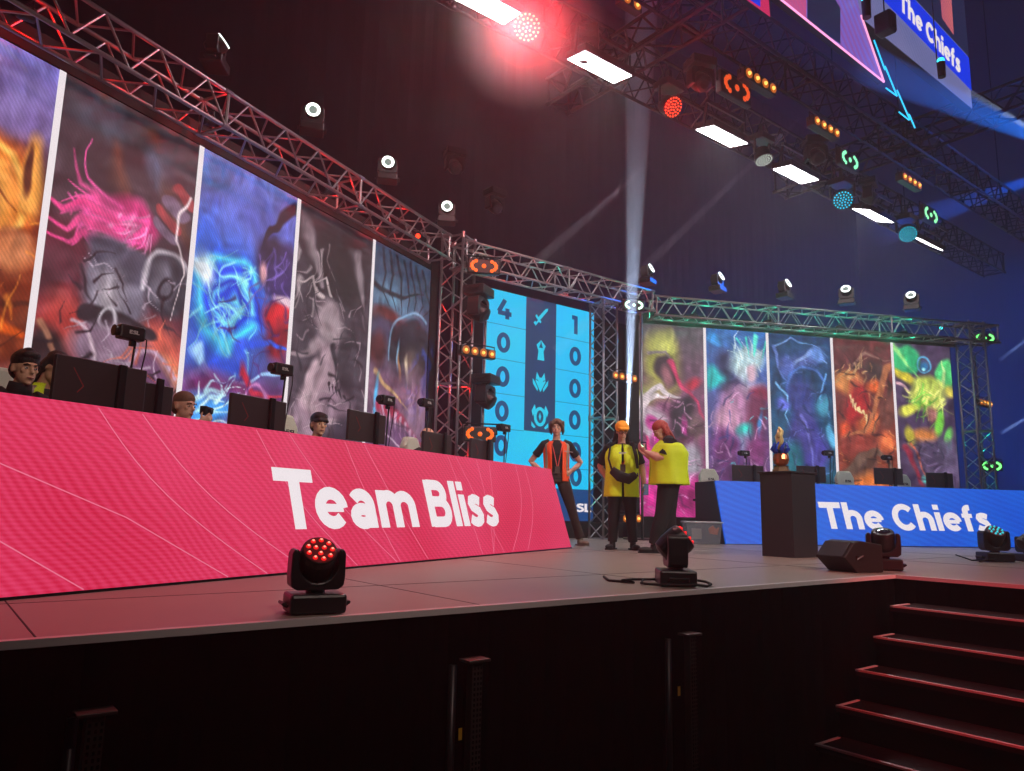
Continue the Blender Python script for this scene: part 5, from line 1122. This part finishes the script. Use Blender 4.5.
# yellow vest, cap, glasses, waist bag
def ex_cap(t, D, k, hp, HR):
    CAPM = mat('orange_cap', (255, 168, 30), .7, var=.1, emit=(255, 160, 20), es=.05)
    bm = B(); ball(bm, hp(0, .014, .064), (.099*k, .118*k, .096*k), HR, 20)
    c = fuse(obj('cap', bm, CAPM, t), .010, 2)
    bm = B(); tube(bm, [hp(0, -.07, .074), hp(0, -.12, .072), hp(0, -.175, .058)], [(.080*k, .008), (.078*k, .007), (.045*k, .005)], 16, side=HR @ V((1, 0, 0))); obj('cap_brim', bm, CAPM, c, smooth=True)
    bm = B()
    for s in (-1, 1): tube(bm, [hp(s*.033+.026*math.cos(a), -.098, .002+.019*math.sin(a)) for a in [2*PI*i/14 for i in range(15)]], .003, 6); tube(bm, [hp(s*.058, -.095, .006), hp(s*.080, .0, .006)], .003, 6)
    tube(bm, [hp(-.008, -.1, .006), hp(.008, -.1, .006)], .003, 6); obj('glasses', bm, mat('glasses_black', (20, 20, 20), .3), t)
    lanyard(t, D, k, (206, 60, 60), 1.16)
    obj('shirt_print', box(B(), (.0, -.166*k, 1.315*k), (.10, .006, .028)), mat('print_white', (190, 190, 190), .6), t)
    bm = B(); tube(bm, [(-.15, -.20, 1.05), (-.05, -.245, .965), (.07, -.25, .93), (.17, -.20, .99)], [(.055, .035), (.075, .048), (.075, .048), (.05, .03)], 12, side=V((0, 0, 1))); b_ = fuse(obj('waist_bag', bm, mat('bag_black', (14, 13, 16), .6, bump=.2), t), .012, 2)
    obj('bag_strap', tube(B(), [(-.15, -.20, 1.06), (-.19, -.16, 1.20), (-.16, -.13, 1.40), (-.05, .02, 1.47), (.10, .13, 1.38), (.20, .10, 1.10), (.20, -.12, .98)], .014, 6), BLACK, b_)
    obj('back_strap', tube(B(), [(.12, .10, 1.44), (.145, -.12, 1.41), (.175, -.175, 1.25), (.20, -.13, 1.08)], [.02, .028, .026, .018], 8), BLACK, t)
P_CAP = dict(elL=(.285, .03, 1.14), wrL=(.30, -.06, .90), elR=(-.30, .10, 1.14), wrR=(-.19, .14, .96), pnL=V((-1, .1, 0)), hea=(.0, -.045, 1.625), shL=(.185, 0, 1.40), shR=(-.185, 0, 1.40), knL=(.12, -.02, .50), anL=(.15, .0, .085), anR=(-.13, .0, .085), ftL=(.35, -.9, 0), ftR=(-.5, -.9, 0))
person('person in yellow cap and glasses with yellow vest and black waist bag', (7.50, 7.16, 0), math.radians(-42), 1.70, P_CAP, 1.12, head_yaw=math.radians(8), head_pitch=math.radians(14), skin=SKIN, hair='long', hairm=mat('dark_brown_hair', (38, 26, 24), .6, bump=.6, bscale=120), vest=(HIVISY, .72, .07, 1.08, ()), sleeve=.85, hands=(.5, .6), extra=ex_cap)
ph = thing('phone', 'small dark phone held low by the person in the yellow cap', 'phone', (0, 0, 0)); 
# yellow vest seen from behind, holding a phone up, red hair
def ex_red(t, D, k, hp, HR):
    tt = obj('tattoo', ball(B(), (D['elL'].lerp(D['wrL'], .25)), (.044*k, .047*k, .040*k), None, 12), mat('tattoo_grey', (96, 84, 84), .6, var=.6, vscale=60), t)
    obj('hair_tie', ball(B(), hp(0, .112, .035), (.03, .012, .03), HR, 10), mat('hair_tie', (200, 60, 60), .6), t)
P_RED = dict(hea=(.01, -.10, 1.555), nec=(0, -.03, 1.44), elL=(.22, -.10, 1.17), wrL=(.14, -.32, 1.27), elR=(-.22, -.10, 1.17), wrR=(-.10, -.30, 1.26), hdL=V((-.2, -.7, .65)), hdR=V((.1, -.7, .65)), pnL=V((-.6, .2, .8)), pnR=V((.6, .2, .8)), knL=(.14, -.10, .49), knR=(-.11, .0, .50), anL=(.15, -.22, .085), anR=(-.12, .02, .085), shL=(.19, 0, 1.385), shR=(-.19, 0, 1.385))
person('person with red hair and wide yellow vest, seen from behind holding a phone', (7.55, 6.38, 0), math.radians(-132), 1.74, P_RED, 1.42, head_yaw=math.radians(8), head_pitch=math.radians(30), skin=SKIN, hair='long', hairm=HAIRRED, vest=(HIVISY, .86, .10, 1.10, ()), sleeve=.8, hands=(.55, .55), extra=ex_red)

# phones
def phone(t, M):
    t.matrix_world = M
    obj('body', box(B(), (0, 0, 0), (.072, .009, .15)), mat('phone_black', (24, 24, 28), .25), t, bevel=.004); obj('screen', box(B(), (0, -.0052, 0), (.066, .001, .14)), glow('phone_glow', (90, 100, 120), .8), t)
phone(ph, T((0, 0, 0)))
def at_person(loc, rz, q): return Matrix.Translation(V(loc)) @ Matrix.Rotation(rz, 4, 'Z') @ V(q)
ph.matrix_world = Matrix.Translation(at_person((7.50, 7.16, 0), math.radians(-42), (.31, -.11, .80))) @ Matrix.Rotation(math.radians(-42), 4, 'Z') @ Matrix.Rotation(math.radians(8), 4, 'X')
ph2 = thing('phone', 'dark phone held up by the person with red hair', 'phone'); phone(ph2, Matrix())
ph2.matrix_world = Matrix.Translation(at_person((7.55, 6.38, 0), math.radians(-132), (.03, -.40, 1.36))) @ Matrix.Rotation(math.radians(-135+180), 4, 'Z') @ Matrix.Rotation(math.radians(25), 4, 'X')

# seated players behind the pink desk
def seat(dz=0, **kw):
    J = dict(pel=(0, .0, .56), wai=(0, .02, .70), che=(0, .02, .90), nec=(0, .0, 1.09), hea=(0, -.035, 1.243), shL=(.175, 0, 1.03), shR=(-.175, 0, 1.03), elL=(.24, -.10, .78), elR=(-.24, -.10, .78), wrL=(.16, -.36, .80), wrR=(-.16, -.36, .80), pnL=V((0, 0, -1)), pnR=V((0, 0, -1)), hdL=V((0, -1, -.05)), hdR=V((0, -1, -.05)),
             hiL=(.09, -.02, .54), hiR=(-.09, -.02, .54), knL=(.12, -.44, .52), knR=(-.12, -.44, .52), anL=(.12, -.46, .085), anR=(-.12, -.46, .085))
    J.update(kw)
    for a, b in J.items():
        if a[:2] in ('pe', 'wa', 'ch', 'ne', 'he', 'sh', 'el', 'wr', 'hi') and dz: J[a] = (b[0], b[1], b[2]+dz)
    return J
DZR = DA
def ex_collar(t, D, k, hp, HR):
    obj('collar', tube(B(), [D['nec']-V((0, 0, .05)), D['nec']+V((0, -.004, .03)), D['nec']+V((0, -.01, .062))], [.085, .075, .07], 18), TEE, t, smooth=True)
def head_s(px, py, t):
    d = N1.dot(O1)+t; return (hit(px, py, N1, d)-O1).dot(E1)
def seatpos(s, t): p = on_desk(E1, N1, O1, s, t); return (p.x, p.y, 0)
person('player with spiky black hair at the far left, looking right over the pink desk', seatpos(head_s(24, 372, 1.39), 1.42), DZR, 1.75, seat(.142), 1.0, head_yaw=math.radians(-2), head_pitch=.06, skin=SKIN2, hair='short', seated=True, hands=(.3, .3), extra=ex_collar)
person('player with cropped brown hair behind the pink desk, small camera at the face', seatpos(-5.18, 1.50), DZR, 1.75, seat(.067, elR=(-.26, -.18, .95), wrR=(-.0, -.25, 1.10), hdR=V((.6, -.2, .4)), pnR=V((0, .5, 0))), 1.0, head_yaw=math.radians(8), head_pitch=.06, skin=SKIN, hair='buzz', hairm=HAIRBR, seated=True, hands=(.3, .6))
person('player with straight black fringe peeking over the pink desk', seatpos(-3.53, 1.45), DZR-.1, 1.75, seat(.087), 1.0, head_yaw=math.radians(-18), head_pitch=.0, skin=SKIN2, hair='fringe', seated=True, hands=(.3, .3))
person('bald player whose head top shows over a monitor on the pink desk', seatpos(head_s(428, 440, 1.40), 1.45), DZR, 1.75, seat(.15), 1.0, head_yaw=.1, head_pitch=.35, skin=SKIN2, hair='none', hairm=HAIRBR, seated=True, hands=(.3, .3))
cm = thing('compact_camera', 'small black camera held before the face of the player with cropped brown hair', 'camera')
obj('body', box(B(), (0, 0, 0), (.12, .06, .075)), BLACK, cm, bevel=.008); obj('lens', lathe(B(), [(.028, 0), (.030, .03), (.024, .034)], T((.0, -.025, 0), (PI/2, 0, 0))), CASE, cm); obj('handle', tube(B(), [(.05, 0, .01), (.14, -.01, .03)], [.016, .009], 8), BLACK, cm)
q = at_person(seatpos(-5.18, 1.50), DZR, (.07, -.22, 1.275)); cm.location = q; cm.rotation_euler = (0, 0, DZR+.5)
# staff member bowing behind the first player
P_BOW = dict(nec=(0, -.09, 1.42), hea=(0, -.20, 1.545), che=(0, -.03, 1.25), elL=(.22, -.14, 1.14), elR=(-.22, -.14, 1.14), wrL=(.14, -.34, 1.02), wrR=(-.14, -.34, 1.02), shL=(.17, -.07, 1.37), shR=(-.17, -.07, 1.37))
q = seatpos(head_s(53, 355, 1.90), 2.08)
person('person with bowed head and black hair in a yellow vest behind the first player', q, DZR+.1, 1.72, P_BOW, 1.0, head_yaw=0.1, head_pitch=math.radians(38), skin=SKIN2, hair='long', vest=(HIVISY, .78, .3, 1.05, (.8, 2*PI-.8)), sleeve=.7, hands=(.3, .3))

# ================================================================== LIGHT
w = bpy.data.worlds.new('hall_air'); sc.world = w; w.use_nodes = True
w.node_tree.nodes['Background'].inputs[0].default_value = (.02, .012, .03, 1); w.node_tree.nodes['Background'].inputs[1].default_value = .3
for i, (px, py) in enumerate(((483, 4), (600, 68), (722, 137), (796, 175), (873, 216))):
    p = on_z(px, py, RZ); light('panel_light', 'AREA', (p.x, p.y, RZ-.02), 38, (255, 250, 255), .88, aim=(p.x, p.y, 0), sizey=.34)
# coloured light: dotted-lamp glow, added red key and wall washes, blue from the right
pr_ = on_z(527, 27, ZW)
light('red_glow', 'POINT', (pr_.x, pr_.y-.2, pr_.z-.25), 170, (255, 14, 26), .15)
pr2 = on_z(673, 107, ZW); light('red_glow', 'POINT', (pr2.x, pr2.y-.3, pr2.z-.25), 40, (255, 30, 30), .12)
light('red_key', 'SPOT', (3.2, -4.5, 3.2), 2600, (255, 50, 56), .1, aim=(7.0, 1.6, -.75), spot=30, blend=.5)  # unseen red spot put at front left so the nosings turn red
def added_wall_wash(x, y, z, e, col, aim, sz=3): light('added_wall_wash', 'AREA', (x, y, z), e, col, sz, aim=aim)  # unseen area lamps added behind the stage to colour the drapes
added_wall_wash(15, 15.5, .5, 160, (255, 60, 80), (14, 19, 8)); added_wall_wash(20, 15.5, .5, 300, (160, 70, 120), (20, 19, 8)); added_wall_wash(26, 15.5, .5, 1000, (44, 72, 180), (26, 19, 7)); added_wall_wash(32, 15, .5, 2600, (22, 84, 220), (33, 19, 12)); added_wall_wash(34, 9, .5, 3000, (22, 90, 220), (38, 9, 12))
added_wall_wash(9, 15.5, 1, 30, (255, 60, 80), (8, 19, 9))
light('blue_wash', 'SPOT', (30, 6, 9), 5200, (24, 96, 255), .3, aim=(24, 17, 3), spot=80, blend=1)
light('blue_wash', 'SPOT', (24, 2.5, 6.2), 2600, (24, 104, 255), .3, aim=(16, 3.2, 8.2), spot=50, blend=1)
# added key spots at the front brighten people and deck; no truss there
for x, e, col in ((1.5, 1100, (255, 226, 214)), (6.0, 1900, (250, 232, 222)), (11.5, 1300, (236, 230, 232)), (17, 600, (200, 216, 255))):
    light('front_key', 'SPOT', (x, -2.6, 6.4), e, col, .12, aim=(x*.8+1.6, 7.6, 1.0), spot=56, blend=.9)

# beams: hazier air inside each light cone
def beam(label, a, b, r0, r1, dens, energy, col, spot=None, aniso=.0, blend=.25):
    a, b = V(a), V(b); bm = B(); tube(bm, [V((0, 0, 0)), b-a], [r0, r1], 32)
    key = 'beam_haze_%g_%g' % (dens, aniso); m = _m.get(key)
    if not m:
        m = bpy.data.materials.new(key); m.use_nodes = True; n_ = m.node_tree; n_.nodes.clear(); o_ = n_.nodes.new('ShaderNodeOutputMaterial'); v_ = n_.nodes.new('ShaderNodeVolumeScatter')
        v_.inputs['Density'].default_value = dens; v_.inputs['Anisotropy'].default_value = aniso; v_.inputs['Color'].default_value = (.95, .96, 1, 1); n_.links.new(v_.outputs[0], o_.inputs['Volume']); _m[key] = m
    o = tag(obj('light_beam', bm, m, smooth=True), label, 'light beam', kind='stuff'); o.location = a
    d = (b-a).normalized(); ang = math.degrees(2*math.atan(r1/(b-a).length))
    light('beam_light', 'SPOT', a+d*.02, energy*7, col, .012, aim=b, spot=max(1.2, ang*1.04), blend=blend)
    return o
a = on_y(627, 446, 9.08); b = on_y(643, -40, 8.0)
beam('bright bluish white light beam rising from beside the yellow vested person to the ceiling rig', a, b, .04, .32, .45, 3200, (190, 214, 255))
moving_head('moving head lamp low on the pole throwing the tall white beam', (a.x, a.y+.02, a.z-.33), 0.6, .05, 'lens', (235, 245, 255), 4, .8)
p = on_z(527, 27, ZW); q = p+CAMV(p)*1.5
beam('red glowing haze before the bright pale red dotted lamp', p+CAMV(p)*.06, q, .15, .85, .30, 210, (255, 12, 30), blend=1)
beam('faint white light beam slanting down over the scoreboard corner, left one', on_y(650, 163, 7.0), on_y(536, 262, 9.6), .03, .10, .30, 70, (220, 210, 240))
beam('faint white light beam slanting down across the dark column of the scoreboard', on_y(800, 118, 6.5), on_y(556, 352, 9.9), .03, .12, .30, 150, (210, 205, 240))
beam('bright blue light beam slanting across the top right corner', on_y(1120, 172, 4.7), on_y(868, 66, 3.4), .04, .20, .06, 42000, (20, 120, 255))
beam('pale light beam at the right edge below the hanging screen', on_y(1090, 164, 4.9), on_y(968, 92, 4.2), .02, .06, .12, 16000, (190, 210, 240))
beam('wide soft blue light beam below the end of the ceiling rig', on_y(1090, 160, 6.5), on_y(880, 232, 8.5), .05, .4, .07, 5500, (20, 100, 255))
beam('short pale beam at the right edge beside the upper green strobe', on_y(1050, 321, 7.0), on_y(1000, 360, 7.6), .02, .06, .5, 900, (120, 150, 220))
beam('short pale beam at the right edge beside the lower green strobe', on_y(1050, 404, 7.0), on_y(1001, 433, 7.6), .02, .06, .5, 900, (120, 150, 220))

# ================================================================== RENDER LOOK
sc.view_settings.view_transform = 'Standard'; sc.view_settings.look = 'None'; sc.view_settings.gamma = 1; sc.view_settings.use_curve_mapping = False; sc.view_settings.exposure = 0
sc.cycles.use_denoising = True; sc.cycles.max_bounces = 5; sc.cycles.diffuse_bounces = 2; sc.cycles.glossy_bounces = 2; sc.cycles.transmission_bounces = 3; sc.cycles.volume_bounces = 0; sc.cycles.transparent_max_bounces = 8
sc.cycles.sample_clamp_indirect = 4; sc.cycles.caustics_reflective = False; sc.cycles.caustics_refractive = False
